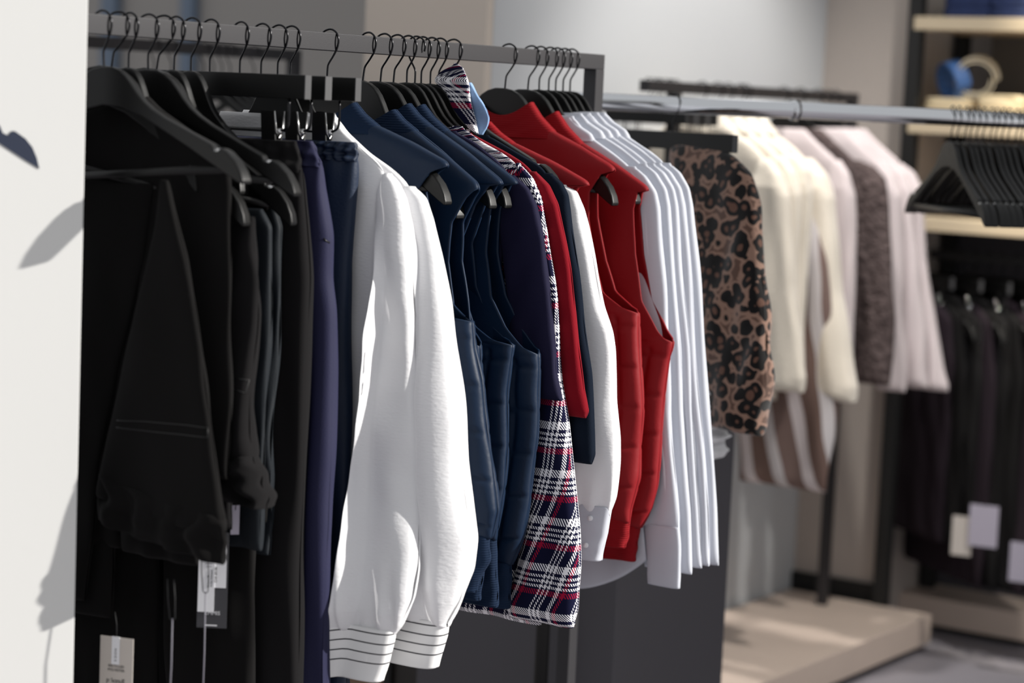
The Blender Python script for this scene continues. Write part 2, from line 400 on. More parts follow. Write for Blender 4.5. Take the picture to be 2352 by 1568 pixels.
# ------------------------------------------------------------------ clothes racks (square tube)
def rack(name, label, X, y0, y1, zc, mt, w=.025, group=None, feet=True, inset=0):
    t = thing(name, label, 'clothes rack', (X, y1, 0), 0, group)
    MB().box((0, (y0-y1)/2, zc), (w, y1-y0+w, w)).build('rail', mt, t, bevel=.001)
    for yy in (0, y0-y1+inset):
        MB().box((0, yy, (zc-w/2)/2), (w, w, zc-w/2)).build('post', mt, t, bevel=.001)
        if feet: MB().box((0, yy, .0125), (.44, w, .025)).build('foot', mt, t, bevel=.001)
    return t
y_end = float(plane(1358, 300, (0, 0, 0), (1, 0, 0))[1]); y_beg = float(plane(160, 50, (0, 0, 0), (1, 0, 0))[1])
rack('clothes_rack', 'dark grey square-tube clothes rack in front, carrying the navy, red and white clothes', 0, y_beg, y_end, RAILZ, M['steel'])
q = plane(675, 130, (0, 0, RAILZ-.005), (0, 0, 1)); q = atZ(675, 140, 4.95)
X2, Y2 = float(q[0]), float(q[1])
R2Z = float(plane(675, 127, (X2, 0, 0), (1, 0, 0))[2])
rack('clothes_rack', 'dark grey rack behind the black trousers, mostly hidden, with a few bare hooks', X2, Y2-1.3, Y2, R2Z, M['steel_bg'])
q = atZ(1958, 226, 5.62); X3, Y3e = float(q[0]), float(q[1]); R3Z = float(q[2])
Y3s = float(plane(1486, 200, (X3, 0, 0), (1, 0, 0))[1])
rk = rack('clothes_rack', 'black rack on the near wooden platform, carrying leopard, cream and pink coats', X3, Y3s, Y3e, R3Z-.095, M['steel_bg'], feet=False, inset=.12)
rk.location.z = .0955
def H3(px, rz=0):
    P = plane(px, 200+.055*(px-1486), (X3, 0, 0), (1, 0, 0)); return Hang((X3, P[1], R3Z), rz)

# ------------------------------------------------------------------ hangers
def rot5(x, z, a=math.radians(5)): return (x*math.cos(a)+z*math.sin(a), -x*math.sin(a)+z*math.cos(a))
top_e = [(0, -.0515), (.015, -.053), (.028, -.058), (.038, -.0655), (.047, -.076), (.056, -.088), (.066, -.099), (.078, -.1085), (.097, -.1200), (.138, -.1405), (.169, -.1555), (.1725, -.1625), (.179, -.1635), (.184, -.1605), (.193, -.1655), (.205, -.177), (.213, -.190), (.217, -.2015)]
low_e = [(.215, -.206), (.205, -.201), (.179, -.186), (.136, -.160), (.1, -.139), (.062, -.117), (.03, -.104), (0, -.100)]
def outline():
    r = top_e+low_e; return r+[(-x, z) for x, z in r[::-1][1:-1]]
HOOKP = [(-.0155, 0, -.004), (-.0165, 0, .004), (-.012, 0, .0135), (0, 0, .0180), (.011, 0, .0140), (.0160, 0, .004), (.0145, 0, -.008), (.008, 0, -.020), (.0015, 0, -.030), (0, 0, -.037), (.0003, 0, -.056)]
def hook_mesh(flip=1): return MB().tube(spline([(x*flip, y, z) for x, y, z in HOOKP], 5), .00145, 8)
ol = outline()
def yf(x, z): return .0055+.0035*max(0, (abs(x)-.15)/.07)
def suit_hanger(label, group='black wooden hangers'):
    t = thing('clothes_hanger', label, 'hanger', (0, 0, 0), 0, group)
    hook_mesh().build('hook', M['hook'], t, smooth=True)
    MB().prism(ol, lambda x, z: -yf(x, z)+.02*(abs(x)/.22)**2*0, lambda x, z: yf(x, z)).build('shoulder_bar', M['wood'], t, bevel=.0035, seg=3)
    MB().tube([(-.180, 0, -.186), (.180, 0, -.186)], .0052, 10).build('trouser_bar', M['wood'], t, smooth=True)
    for s in (-1, 1):
        x, z = .178, -.1655; MB().tube([(s*x, -.0065, z), (s*x, .0065, z)], .0044, 12).build('notch_stud', M['nickel'], t, smooth=True)
    return t
def clip_hanger(label, group='black clip hangers'):
    t = thing('clip_hanger', label, 'hanger', (0, 0, 0), 0, group)
    hook_mesh().build('hook', M['hook'], t, smooth=True)
    MB().box((0, 0, -.066), (.340, .012, .031)).build('bar', M['wood'], t, bevel=.001)
    for s in (-1, 1): MB().box((s*.1706, 0, -.066), (.0012, .0118, .0305)).build('lit_end', M['wood_lit'], t)  # thin grey faces painting the sunlit look of the black bar's ends
    MB().tube(spline([(-.140, 0, -.081), (-.140, 0, -.112), (-.134, 0, -.121), (-.12, 0, -.124)], 4)+[Vector((.12, 0, -.124))]+spline([(.12, 0, -.124), (.134, 0, -.121), (.140, 0, -.112), (.140, 0, -.081)], 4)[1:], .0017, 8).build('clip_rod', M['hook'], t, smooth=True)
    for s in (-1, 1):
        c = MB(); x = s*.112
        for yy in (-1, 1):
            c.add([(x-.011, yy*.0085, -.098), (x+.011, yy*.0085, -.098), (x+.012, yy*.003, -.148), (x-.012, yy*.003, -.148),
                   (x-.011, yy*.0105, -.098), (x+.011, yy*.0105, -.098), (x+.012, yy*.0055, -.148), (x-.012, yy*.0055, -.148)],
                  [(0, 1, 2, 3), (7, 6, 5, 4), (0, 4, 5, 1), (1, 5, 6, 2), (2, 6, 7, 3), (3, 7, 4, 0)])
        o = c.build('clip', M['clip'], t)
        MB().tube([(x+.0125, -.0095, -.098), (x+.013, -.006, -.125), (x+.0125, 0, -.133), (x+.013, .006, -.125), (x+.0125, .0095, -.098)], .0009, 6).build('spring', M['nickel'], o, smooth=True)
        MB().tube([(x+.010, 0, -.124), (x+.016, 0, -.124)], .004, 12).build('rivet', M['nickel'], o, smooth=True)
    return t
base_suit = [None]; base_clip = [None]
def put_hanger(h, label, kind='suit', tilt=0, group=None):
    B, fn = (base_suit, suit_hanger) if kind == 'suit' else (base_clip, clip_hanger)
    if B[0] is None: B[0] = fn(label); o = B[0]
    else: o = copy_tree(B[0]); o['label'] = label
    o.location = tuple(h.P); o.rotation_euler = (0, tilt, h.rz)
    if group: o['group'] = group
    return o
D = math.radians
def reshape(o, sc, dz=0):
    for ch in o.children:
        if not ch.name.startswith('hook'): ch.scale = sc; ch.location.z += dz
HK = {k: H(px, rz) for k, px, rz in (('s1', 235, .0), ('s2', 272, .2), ('s3', 297, -.03), ('s4', 341, .13), ('s5', 376, .28), ('s6', 404, 0), ('s7', 441, .02),
      ('c1', 484, 0), ('c2', 553, -.10), ('c3', 602, 0), ('b1', 640, 0), ('b2', 669, .03), ('v1', 757, 0), ('v2', 845, -.12), ('v3', 882, -.03), ('v4', 912, 0),
      ('n1', 937, 0), ('p1', 956, 0), ('k1', 970, .02), ('k2', 991, 0), ('p2', 1010, .0), ('ra', 1041, .05), ('rb', 1168, 0), ('rc', 1220, 0),
      ('w1', 1241, 0), ('w2', 1263, .02), ('w3', 1279, 0), ('w4', 1296, -.02), ('w5', 1312, 0), ('e1', 1328, .0))}
hl = [('s1', 'black wooden hanger nearest the white divider, bare tip and stud in clear view', 'suit', D(-5)),
 ('s2', 'black wooden hanger second from the white divider, tip showing under the first', 'suit', D(9.5)),
 ('s3', 'black wooden hanger third from the white divider, only its curved neck showing', 'suit', D(0)),
 ('s4', 'black wooden hanger with bright silver stud, just in front of the black knit trousers', 'suit', D(-1)),
 ('s5', 'black wooden hanger under the studded one, lower tip just before the black knit trousers', 'suit', D(10)),
 ('s6', 'black wooden hanger last but one before the clip hangers, only its curved neck showing', 'suit', D(2)),
 ('s7', 'black wooden hanger last before the clip hangers, its neck just left of the long bar', 'suit', D(0)),
 ('c1', 'black clip hanger with its bar end nearest, holding black trousers by the waist', 'clip', 0),
 ('c2', 'black clip hanger in the middle of three, holding indigo trousers', 'clip', 0),
 ('c3', 'black clip hanger furthest right of three, holding dark blue elastic-waist trousers', 'clip', 0),
 ('b1', 'black wooden hanger inside the nearer white blouse', 'suit', 0),
 ('b2', 'black wooden hanger inside the second white blouse', 'suit', 0),
 ('v1', 'black wooden hanger in the first navy vest, broad tip poking from its armhole', 'suit', D(3)),
 ('v2', 'black wooden hanger in the second navy vest, tip hanging lowest', 'suit', D(9)),
 ('v3', 'black wooden hanger in the third navy vest', 'suit', D(5)),
 ('v4', 'black wooden hanger in the fourth navy vest, its slim tip rightmost of the navy ones', 'suit', D(5)),
 ('n1', 'black wooden hanger inside the indigo jacket', 'suit', 0),
 ('p1', 'black wooden hanger inside the plaid jacket, its wire hook turned the other way', 'suit', 0),
 ('k1', 'black wooden hanger inside the crimson cardigan', 'suit', 0),
 ('k2', 'black wooden hanger inside the navy knitted cardigan', 'suit', 0),
 ('p2', 'black wooden hanger inside the plaid shirt with the raised blue-lined collar', 'suit', 0),
 ('ra', 'black wooden hanger under the red vest worn over a white blouse', 'suit', D(4)),
 ('rb', 'black wooden hanger in the middle red vest, dark rounded neck standing clear', 'suit', D(5)),
 ('rc', 'black wooden hanger in the rightmost red vest, small tip at its armhole', 'suit', D(4.5)),
 ('w1', 'black wooden hanger just right of the red vests, inside the first white shirt', 'suit', 0),
 ('w2', 'black wooden hanger inside the second white shirt at the rack end', 'suit', 0),
 ('w3', 'black wooden hanger inside the third white shirt at the rack end', 'suit', 0),
 ('w4', 'black wooden hanger inside the fourth white shirt at the rack end', 'suit', 0),
 ('w5', 'black wooden hanger inside the fifth, outermost white shirt at the rack end', 'suit', 0)]
for k, lb, kd, ti in hl:
    o = put_hanger(HK[k], lb, kd, ti)
    if k in ('s3', 's6', 's7'): reshape(o, (.62, 1, .98))
    if k in ('b1', 'b2'): reshape(o, (.80, .42, 1.02), -.006)
    if k == 'ra': reshape(o, (.84, .7, .98))
    if k in ('s1', 's2', 's5'): reshape(o, (1.07, 1, 1))
    if k in ('n1', 'k1', 'k2', 'p1', 'w1', 'w2', 'w3', 'w4', 'w5'): reshape(o, (.86, .62, .98))
    if k == 'p1':
        for ch in o.children:
            if ch.name.startswith('hook'): ch.rotation_euler = (0, 0, math.pi)

# ------------------------------------------------------------------ black trousers folded over hanger bars
h = H(235)
t = h.thing('trousers', 'black trousers folded over the bar nearest the white divider, elastic waist down', 'trousers')
cloth('leg', h.tr([(110, 425), (100, 900), (100, 1385)], .05), h.tr([(360, 422), (340, 560), (310, 760), (280, 950), (262, 1150), (252, 1380), (250, 1408)], .05), M['black'], t, thick=.02, yoff=.05, amp=.006, kx=45, seed=11)
cloth('leg', h.tr([(110, 423), (100, 700), (95, 1340)], .034), h.tr([(352, 422), (330, 600), (270, 850), (225, 1080), (195, 1380)], .034), M['black'], t, thick=.016, yoff=.034, amp=.005, kx=45, seed=12)
PL = [(368, 418), (355, 520), (322, 700), (280, 860), (250, 1000), (234, 1120), (230, 1160)]
PR = [(385, 414), (398, 475), (428, 590), (452, 740), (474, 900), (486, 985), (498, 1080), (506, 1150), (510, 1165)]
cloth('upper_leg', h.tr(PL, 0), h.tr(PR, 0), M['black'], t, thick=[(0, .012), (.3, .018), (1, .032)], yoff=.0, amp=.005, kx=40, kz=2, seed=13,
      hem=lambda xn, v, x: -.012*xn*v**3, buckle=.001)
cloth('waistband', h.tr([(230, 1135), (226, 1215)]), h.tr([(507, 1160), (520, 1190), (516, 1262)]), M['black'], t, thick=.034, yoff=.0, amp=.003, kx=60, seed=14,
      gath=(120, .0062, [(0, .4), (.4, 1), (1, 1)]), hem=lambda xn, v, x: -.012*xn, m=40)
def strip(name, pts, w, dep, mt, parent, y):     # stitched welt following a polyline, laid on the cloth under it
    from mathutils.bvhtree import BVHTree
    q = []; trees = []
    for c in parent.children:
        if c.type == 'MESH' and c.name.split('.')[0] in ('upper_leg', 'leg'):
            trees.append(BVHTree.FromPolygons([v.co for v in c.data.vertices], [tuple(p.vertices) for p in c.data.polygons]))
    P = [Vector((a, 0, b)) for a, b in pts]; fine = []
    for i in range(len(P)-1): fine += [P[i].lerp(P[i+1], k/8) for k in range(8)]
    for p in fine+[P[-1]]:
        ys = [h_[0].y for h_ in (t_.ray_cast(Vector((p.x, -.3, p.z)), Vector((0, 1, 0))) for t_ in trees) if h_[0] is not None]
        if ys: q.append((p.x, min(ys)-w*.1, p.z))
    return MB().tube(q, w, 6).build(name, mt, parent, smooth=True)
    return MB().tube([(a, y, b) for a, b in pts], w, 6).build(name, mt, parent, smooth=True)
wl = h.tr([(262, 966), (330, 968), (420, 978), (470, 987), (468, 1008), (400, 998), (300, 986), (262, 982)], -.018)
strip('pocket_welt', wl, .0008, 0, M['clip'], t, -.0135)
h = H(341)
t = h.thing('trousers', 'black knit trousers folded over a bar, with flap pocket and gathered waist', 'trousers')
cloth('leg', h.tr([(420, 470), (440, 700), (440, 1200)], .02), h.tr([(560, 500), (560, 700), (540, 900), (530, 1200)], .02), M['black2'], t, thick=.02, yoff=.02, amp=.005, seed=21)
cloth('upper_leg', h.tr([(540, 500), (520, 560), (497, 620), (482, 700), (488, 850), (510, 960), (524, 1050)]), h.tr([(586, 498), (590, 600), (588, 720), (584, 850), (576, 940), (574, 1000), (580, 1050)]), M['black2'], t,
      thick=[(0, .014), (.4, .03), (1, .04)], amp=.006, kx=60, kz=3, seed=22, buckle=.0012)
cloth('waistband', h.tr([(524, 1045), (520, 1100), (530, 1150)]), h.tr([(580, 1045), (592, 1075), (604, 1105), (620, 1145)]), M['black2'], t, thick=[(0, .035), (1, .05)], amp=.008, kx=70, seed=23, gath=(120, .0055, [(0, .4), (1, 1)]), m=40)
strip('pocket_flap', h.tr([(532, 866), (556, 874), (573, 893), (566, 916), (548, 900), (530, 890)], -.02), .0009, 0, M['clip'], t, -.021)
# further trousers between them, only slim dark edges in view
for key, R_, mt, lb, sd in (
  ('s3', [(395, 440), (420, 600), (440, 900), (448, 1240), (450, 1300)], M['black'], 'black trousers between the two folded pairs, barely lighter edge showing', 31),
  ('s5', [(520, 470), (560, 560), (580, 900), (585, 1300), (585, 1700)], M['black'], 'long black trousers just behind the black knit pair', 32),
  ('s6', [(600, 480), (622, 520), (618, 800), (605, 1100), (600, 1265)], M['teal'], 'dark teal trousers in the gap left of the long black pair, nearer of two', 33),
  ('s7', [(628, 470), (646, 520), (640, 800), (625, 1100), (612, 1275)], M['teal'], 'dark teal trousers in the gap left of the long black pair, further of two', 34)):
    h = HK[key]; t = h.thing('trousers', lb, 'trousers'); R = h.tr(R_)
    cloth('leg', [(x-.13 if i else .02, z) for i, (x, z) in enumerate(R)], R, mt, t, thick=.022, amp=.007, kx=60, seed=sd)
    cloth('leg', [(-.16, z) for x, z in R], [(x-.14, z) for x, z in R], mt, t, thick=.022, amp=.007, kx=60, seed=sd+40)

for key, R_, lb, sd in (('s3', [(325, 205), (360, 245), (420, 290), (480, 330), (522, 372), (530, 430), (530, 700), (525, 1100)], 'black knitted top on the third hanger, filling the dark gap below the bare arms', 44),
                     ('s7', [(475, 255), (520, 315), (570, 350), (610, 385), (622, 430), (618, 700), (612, 1200)], 'black knitted top just before the clip hangers, in deep shade', 45)):
    h = H(297 if key == 's3' else 441); t = h.thing('knitted_top', lb, 'top'); R = h.tr(R_)
    cloth('body', None, R, M['black'], t, thick=[(0, .016), (.05, .026), (1, .022)], yoff=0, amp=.003, seed=sd)

# clip-hung trousers
def clip_trousers(key, R_, waist, mt, lb, sd, wz=.045, g=(260, .0022), gloss=0, thick=.045, legamp=.008):
    h = HK[key]; t = h.thing('trousers', lb, 'trousers', 'trousers hung by the waist from clip hangers'); W_ = h.tr(waist)
    x1, z1 = W_[0]; z1 = min(z1, -.135)
    cloth('waistband', None, [(x1-.004, z1), (x1, z1-.01), (W_[1][0], W_[1][1])], mt, t, thick=[(0, .022), (1, .034)], amp=.003, kx=60, seed=sd, gath=(g[0], g[1], [(0, .6), (.5, 1), (1, .7)]), m=40, n=260)
    R = [(W_[1][0], W_[1][1]+.006)]+h.tr(R_)
    for s in (1, -1):
        r = R if s > 0 else [(-.004, z) for x, z in R]; l = [(.004, z) for x, z in R] if s > 0 else [(-x, z) for x, z in R]
        cloth('leg', l, r, mt, t, thick=[(0, .034), (.15, thick), (1, thick*1.1)], amp=legamp, kx=55, kz=3, seed=sd+s+2, gath=(170, .002, [(0, 1), (.06, .4), (.12, 0), (1, 0)]), m=150)
    return h, t
clip_trousers('c1', [(699, 420), (705, 500), (712, 640), (709, 800), (701, 1000), (692, 1200), (686, 1450), (684, 1700)], [(686, 318), (695, 400)], M['black2'], 'long black trousers with a crumpled elastic waist, left of the indigo pair', 51)
h, t = clip_trousers('c2', [(742, 430), (757, 540), (756, 640), (764, 710), (768, 850), (769, 1050), (766, 1200), (752, 1380), (742, 1568), (740, 1700)], [(722, 312), (738, 385)], M['navyp'], 'long indigo trousers with a slanted pocket, hung from the middle clip hanger', 61, legamp=.011)
strip('pocket_seam', h.tr([(716, 548), (728, 590), (741, 630), (754, 590), (756, 560)], -.03), .0012, 0, M['clip'], t, -.024)
clip_trousers('c3', [(818, 400), (812, 480), (803, 600), (801, 750), (801, 1000), (799, 1250), (797, 1400), (800, 1568), (800, 1700)], [(820, 318), (818, 372)], M['navyj'], 'dark blue trousers with a tightly gathered waist, beside the white blouse', 71, g=(420, .0028), thick=.036)

# ------------------------------------------------------------------ garments with sleeves
def sleeved(h, name, label, cat, shoulder, sleeveR, mt, body_hem=-.66, sw=.10, st=.03, bt=.03, seed=1, L=None, group=None, amp=.004, body_in=.025, neck=.055, cuffm=None, cuff=None, samp=None, bodyR=None, sgath=None, cuffbr=None, hem=None, buckle=0, bmat=None, sy=0, puffy=None, skew=None):
    t = h.thing(name, label, cat, group)
    S = h.tr(shoulder); tipx, tipz = S[-1]
    R = S[:-1]+[(tipx-.008, tipz)]
    if bodyR: R += h.tr(bodyR)
    else: R += [(tipx-body_in, tipz-.05), (tipx-body_in-.008, tipz-.2), (tipx-body_in+.005, body_hem)]
    cloth('body', None, R, bmat or mt, t, thick=[(0, .018), (.06, max(bt*.8, .019)), (.3, max(bt, .019)), (1, bt*1.2)], amp=amp, kx=50, seed=seed, m=130, n=110, hem=hem, buckle=buckle)
    SR = h.tr(sleeveR)
    if L: SL = h.tr(L)
    else: SL = [(x-sw*(.25+.75*min(1, i/2)), z) for i, (x, z) in enumerate(SR)]
    s1 = cloth('sleeve', SL, SR, mt, t, thick=puffy or [(0, st*.5), (.12, st), (1, st)], yoff=sy, amp=samp or amp, kx=55, kz=3, seed=seed+3, m=150, n=110, buckle=buckle,
               gath=sgath, skew=skew)
    cloth('sleeve', [(-x, z) for x, z in SR], [(-x, z) for x, z in SL], mt, t, thick=st, yoff=sy, amp=amp, kx=55, seed=seed+4)
    if cuff:
        CR, CL = h.tr(cuff[0]), h.tr(cuff[1])
        cloth('cuff', CL, CR, cuffm or mt, t, thick=st*.75, yoff=sy, amp=.001, kx=20, seed=seed+6, m=30, endr=0, skew=(lambda a, b: skew(a, 1.0)) if skew else None, hem=cuff[2] if len(cuff) > 2 else None)
    return h, t
WS = (190, .0022, [(0, 0), (.82, 0), (.93, 1), (1, 1.4)])
sleeved(HK['b2'], 'blouse', 'white blouse with striped cuffs, second and further of the pair', 'blouse',
  [(770, 262), (800, 305), (850, 352), (905, 393), (950, 432)],
  [(948, 428), (975, 455), (992, 505), (1012, 590), (1030, 700), (1044, 830), (1052, 950), (1060, 1060), (1075, 1180), (1083, 1240), (1078, 1310), (1058, 1380), (1030, 1430)], M['white'], seed=81,
  L=[(935, 430), (925, 470), (920, 560), (925, 700), (930, 850), (925, 1000), (915, 1150), (900, 1300), (905, 1400), (910, 1415)], st=.055, amp=.005, samp=.008, cuffm=M['cuff'], buckle=.0026, sgath=WS,
  cuff=([(1026, 1428), (1022, 1460), (1000, 1533)], [(912, 1402), (905, 1430), (884, 1500)]), bt=.024, sy=.0, puffy=[(0, .02), (.12, .04), (.6, .07), (.9, .07), (1, .045)])
h, t = sleeved(HK['b1'], 'blouse', 'white blouse with striped cuffs, nearer of the pair, beside the dark blue trousers', 'blouse',
  [(765, 268), (790, 305), (822, 335), (870, 375), (897, 402)],
  [(895, 398), (915, 420), (930, 455), (942, 520), (950, 620), (953, 750), (953, 900), (955, 1050), (957, 1200), (960, 1290), (952, 1360), (925, 1420), (908, 1440)], M['white'], seed=91,
  L=[(885, 400), (872, 440), (872, 560), (872, 650), (855, 760), (842, 870), (825, 1000), (808, 1130), (796, 1250), (780, 1340), (765, 1385), (763, 1400)], st=.05, amp=.005, samp=.008, cuffm=M['cuff'], buckle=.0026, sgath=WS,
  cuff=([(908, 1438), (902, 1470), (881, 1540)], [(764, 1396), (760, 1420), (747, 1512)]), bt=.026, bodyR=[(868, 480), (862, 650), (848, 820), (825, 980), (815, 1100), (812, 1300), (806, 1546)],
  puffy=[(0, .02), (.12, .035), (.6, .05), (.9, .05), (1, .035)], skew=lambda xn, v: -.05*np.clip((-xn-.05)/.95, 0, 1)**1.2*min(1, max(0, (v-.1)/.25)) - .038*min(1, max(0, (v-.65)/.3)))

# ------------------------------------------------------------------ vests
def collar(h, t, top, base, mt, thick=.04, name='collar', yo=0, lift=0):
    a, b = h.loc(*top), h.loc(*base)
    R = [(a[0], a[1]), (a[0]*.6+b[0]*.4, (a[1]+b[1])/2), (b[0], b[1]), (b[0]+.008, b[1]-.012)]
    return cloth(name, None, R, mt, t, thick=[(0, thick*.8), (1, thick)], yoff=yo, amp=.001, m=36, n=72, open_top=True, open_bottom=True, solid=.0025, endr=0, seed=3,
                 hem=lambda xn, v, x: -.022*(1-abs(xn)**2)*(1-v))
def vest(h, label, col_top, col_base, sh_end, armb, bodyR, mt, rib, seed, group, thick=.05, rec=.035, hemR=None, armtop=None, qz=(), bump=.0035, arm_in=None):
    t = h.thing('quilted_vest', label, 'vest', group)
    a, b, e, ab = h.loc(*col_top), h.loc(*col_base), h.loc(*sh_end), h.loc(*armb)
    BR = h.tr(bodyR)
    R = [(b[0]-.012, b[1]+.004), (b[0], b[1]), ((b[0]+e[0])/2, (b[1]+e[1])/2+.002), (e[0], e[1]), (e[0]+.002, e[1]-.03), ((e[0]+ab[0])/2, (e[1]+ab[1])/2), (ab[0], ab[1])]+BR
    dz = e[1]-ab[1]
    ar = [(e[0]+.004, e[1]-.004), (e[0]-.012, e[1]-.02), (e[0]-rec, e[1]-.25*dz), (e[0]-rec*1.0, e[1]-.5*dz), (e[0]-rec*.55, e[1]-.75*dz), (ab[0]-.03, ab[1]+.02), (ab[0]-.008, ab[1]+.003), (ab[0], ab[1]-.002)]
    if arm_in: ar = [(e[0]+.004, e[1]-.004)]+h.tr(arm_in)+[(ab[0], ab[1]-.002)]
    zb = BR[-1][1]
    zs = [ab[1]-.02-i*.062 for i in range(8)] if not qz else qz
    def sx(k): return lambda z: 9.0 if z > ab[1]-.01 else float(np.interp(-z, [-p[1] for p in sorted(R, key=lambda a: -a[1])], [p[0] for p in sorted(R, key=lambda a: -a[1])]))-k
    cloth('body', None, R, mt, t, thick=[(0, .028), (.25, .032), (.5, thick), (.9, thick*1.15), (1, thick*.9)], amp=.004, kx=45, kz=4, seed=seed, m=190, n=170, solid=.003,
          arm=(e[1]-.003, ab[1]+.0005, ar), sz=zs, sx=(sx(.028), sx(.075), sx(.12)), sd=.0045, sw=.0035, puff=1, open_bottom=True, buckle=.0012, wob=.003)
    collar(h, t, col_top, col_base, rib, thick=.034)
    if hemR:
        HR = h.tr(hemR)
        cloth('ribbed_hem', None, HR, rib, t, thick=thick*.9, amp=.003, kx=70, seed=seed+2, m=40, gath=(130, .003, [(0, .6), (1, .6)]))
    # piping round the armhole
    return t
NG, RG = 'navy quilted vests', 'red quilted vests'
vest(HK['v1'], 'navy quilted vest nearest the white blouses, with a ribbed stand collar and wide armhole', (816, 236), (868, 290), (1028, 373), (1084, 740),
  [(1087, 800), (1103, 874), (1109, 938), (1127, 1070), (1140, 1173), (1128, 1236)], M['quilt'], M['navyrib'], 101, NG,
  hemR=[(1124, 1228), (1121, 1290), (1100, 1330), (1092, 1360)], thick=.06, arm_in=[(1000, 395), (968, 440), (975, 500), (995, 600), (1025, 700), (1060, 735)])
vest(HK['v2'], 'navy quilted vest second of four, mostly hidden behind the first', (907, 252), (955, 300), (1096, 422), (1100, 790),
  [(1104, 900), (1120, 1060), (1130, 1150), (1115, 1250)], M['quilt'], M['navyrib'], 111, NG, thick=.05,
  hemR=[(1112, 1240), (1112, 1290), (1100, 1380)])
vest(HK['v3'], 'navy quilted vest third of four, armhole showing beside the fourth', (941, 238), (992, 292), (1153, 417), (1180, 788),
  [(1178, 800), (1171, 855), (1165, 900), (1164, 1028), (1158, 1113), (1140, 1240)], M['quilt'], M['navyrib'], 121, NG, thick=.05,
  hemR=[(1138, 1230), (1140, 1300), (1140, 1395)], arm_in=[(1135, 425), (1105, 470), (1075, 560), (1080, 660), (1110, 745), (1150, 780)])
vest(HK['v4'], 'navy quilted vest fourth of four, rightmost, next to the indigo jacket', (973, 240), (1028, 300), (1186, 417), (1237, 808),
  [(1239, 850), (1235, 900), (1232, 1006), (1224, 1079), (1213, 1155), (1194, 1241), (1173, 1296)], M['quilt'], M['navyrib'], 131, NG, thick=.055,
  hemR=[(1173, 1290), (1172, 1340), (1168, 1398)], arm_in=[(1165, 425), (1140, 480), (1133, 580), (1145, 680), (1180, 750), (1215, 795)])

# ------------------------------------------------------------------ jackets, cardigans, plaid
sleeved(HK['n1'], 'jacket', 'indigo jersey jacket squeezed between the navy vests and the plaid jacket', 'jacket',
  [(1040, 300), (1094, 330), (1140, 368), (1186, 407)],
  [(1180, 402), (1212, 432), (1230, 468), (1248, 549), (1262, 664), (1268, 760), (1280, 860), (1290, 905), (1294, 921)], M['indigo'], body_hem=-.80, seed=141, sw=.075, st=.022, bt=.022, body_in=.015)
sleeved(HK['p1'], 'plaid_jacket', 'navy, red and white plaid jacket with a long narrow sleeve and frayed hem', 'jacket',
  [(1060, 290), (1105, 325), (1150, 350), (1195, 378)],
  [(1190, 374), (1222, 408), (1243, 455), (1256, 530), (1270, 640), (1281, 760), (1292, 880), (1303, 960), (1313, 1080), (1322, 1200), (1329, 1300), (1327, 1400), (1320, 1425)], M['plaid'], seed=151, st=.045, bt=.02,
  L=[(1185, 374), (1200, 440), (1200, 600), (1210, 800), (1225, 950), (1225, 1060), (1218, 1150), (1205, 1250), (1185, 1340), (1165, 1410)], amp=.004, bodyR=[(1215, 480), (1210, 800), (1220, 1000), (1235, 1200), (1240, 1435)], puffy=[(0, .015), (.3, .02), (.5, .03), (1, .05)])
h = HK['p1']
sleeved(HK['k1'], 'cardigan', 'crimson knitted cardigan with short sleeve beside the plaid strip', 'cardigan',
  [(1080, 305), (1155, 345), (1200, 372), (1236, 398)],
  [(1232, 394), (1262, 425), (1282, 470), (1296, 545), (1309, 620), (1322, 717), (1329, 790), (1341, 895), (1352, 945), (1348, 960)], M['crimson'], body_hem=-.55, seed=161, sw=.07, st=.024, bt=.018, body_in=.035)
sleeved(HK['k2'], 'cardigan', 'navy knitted cardigan right of the crimson one, sleeve ending lower', 'cardigan',
  [(1120, 310), (1201, 357), (1240, 378), (1272, 402)],
  [(1268, 398), (1292, 420), (1305, 447), (1312, 525), (1327, 621), (1343, 755), (1357, 859), (1361, 958), (1367, 1045), (1362, 1066)], M['navyk'], body_hem=-.6, seed=171, sw=.075, st=.026, bt=.018, body_in=.035)
h = HK['p2']
t = h.thing('plaid_shirt', 'plaid shirt with raised collar and pale blue lining above the dark hangers', 'shirt')
S = h.tr([(1090, 200), (1120, 300), (1170, 350), (1230, 395)])
cloth('body', None, [(.03, -.10), (.07, -.125), (.14, -.16), (.17, -.20), (.165, -.4), (.165, -.6)], M['plaid'], t, thick=.016, amp=.002, seed=181)
CO = h.tr([(1062, 146), (1078, 156), (1092, 190), (1098, 235), (1108, 280), (1118, 330), (1122, 350)]); CI = h.tr([(1058, 150), (1030, 165), (1012, 185), (1040, 215), (1062, 262), (1080, 300), (1090, 350)])
cloth('collar', CI, CO, M['plaid'], t, thick=[(0, .004), (.2, .012), (1, .012)], yoff=-.018, amp=.003, seed=182, m=60)
CO2 = h.tr([(1090, 190), (1110, 225), (1126, 250), (1131, 268), (1120, 300), (1112, 350)]); CI2 = h.tr([(1084, 195), (1088, 240), (1090, 300), (1090, 350)])
cloth('collar_lining', CI2, CO2, M['denim'], t, thick=.007, yoff=-.008, amp=.003, seed=183, m=60)

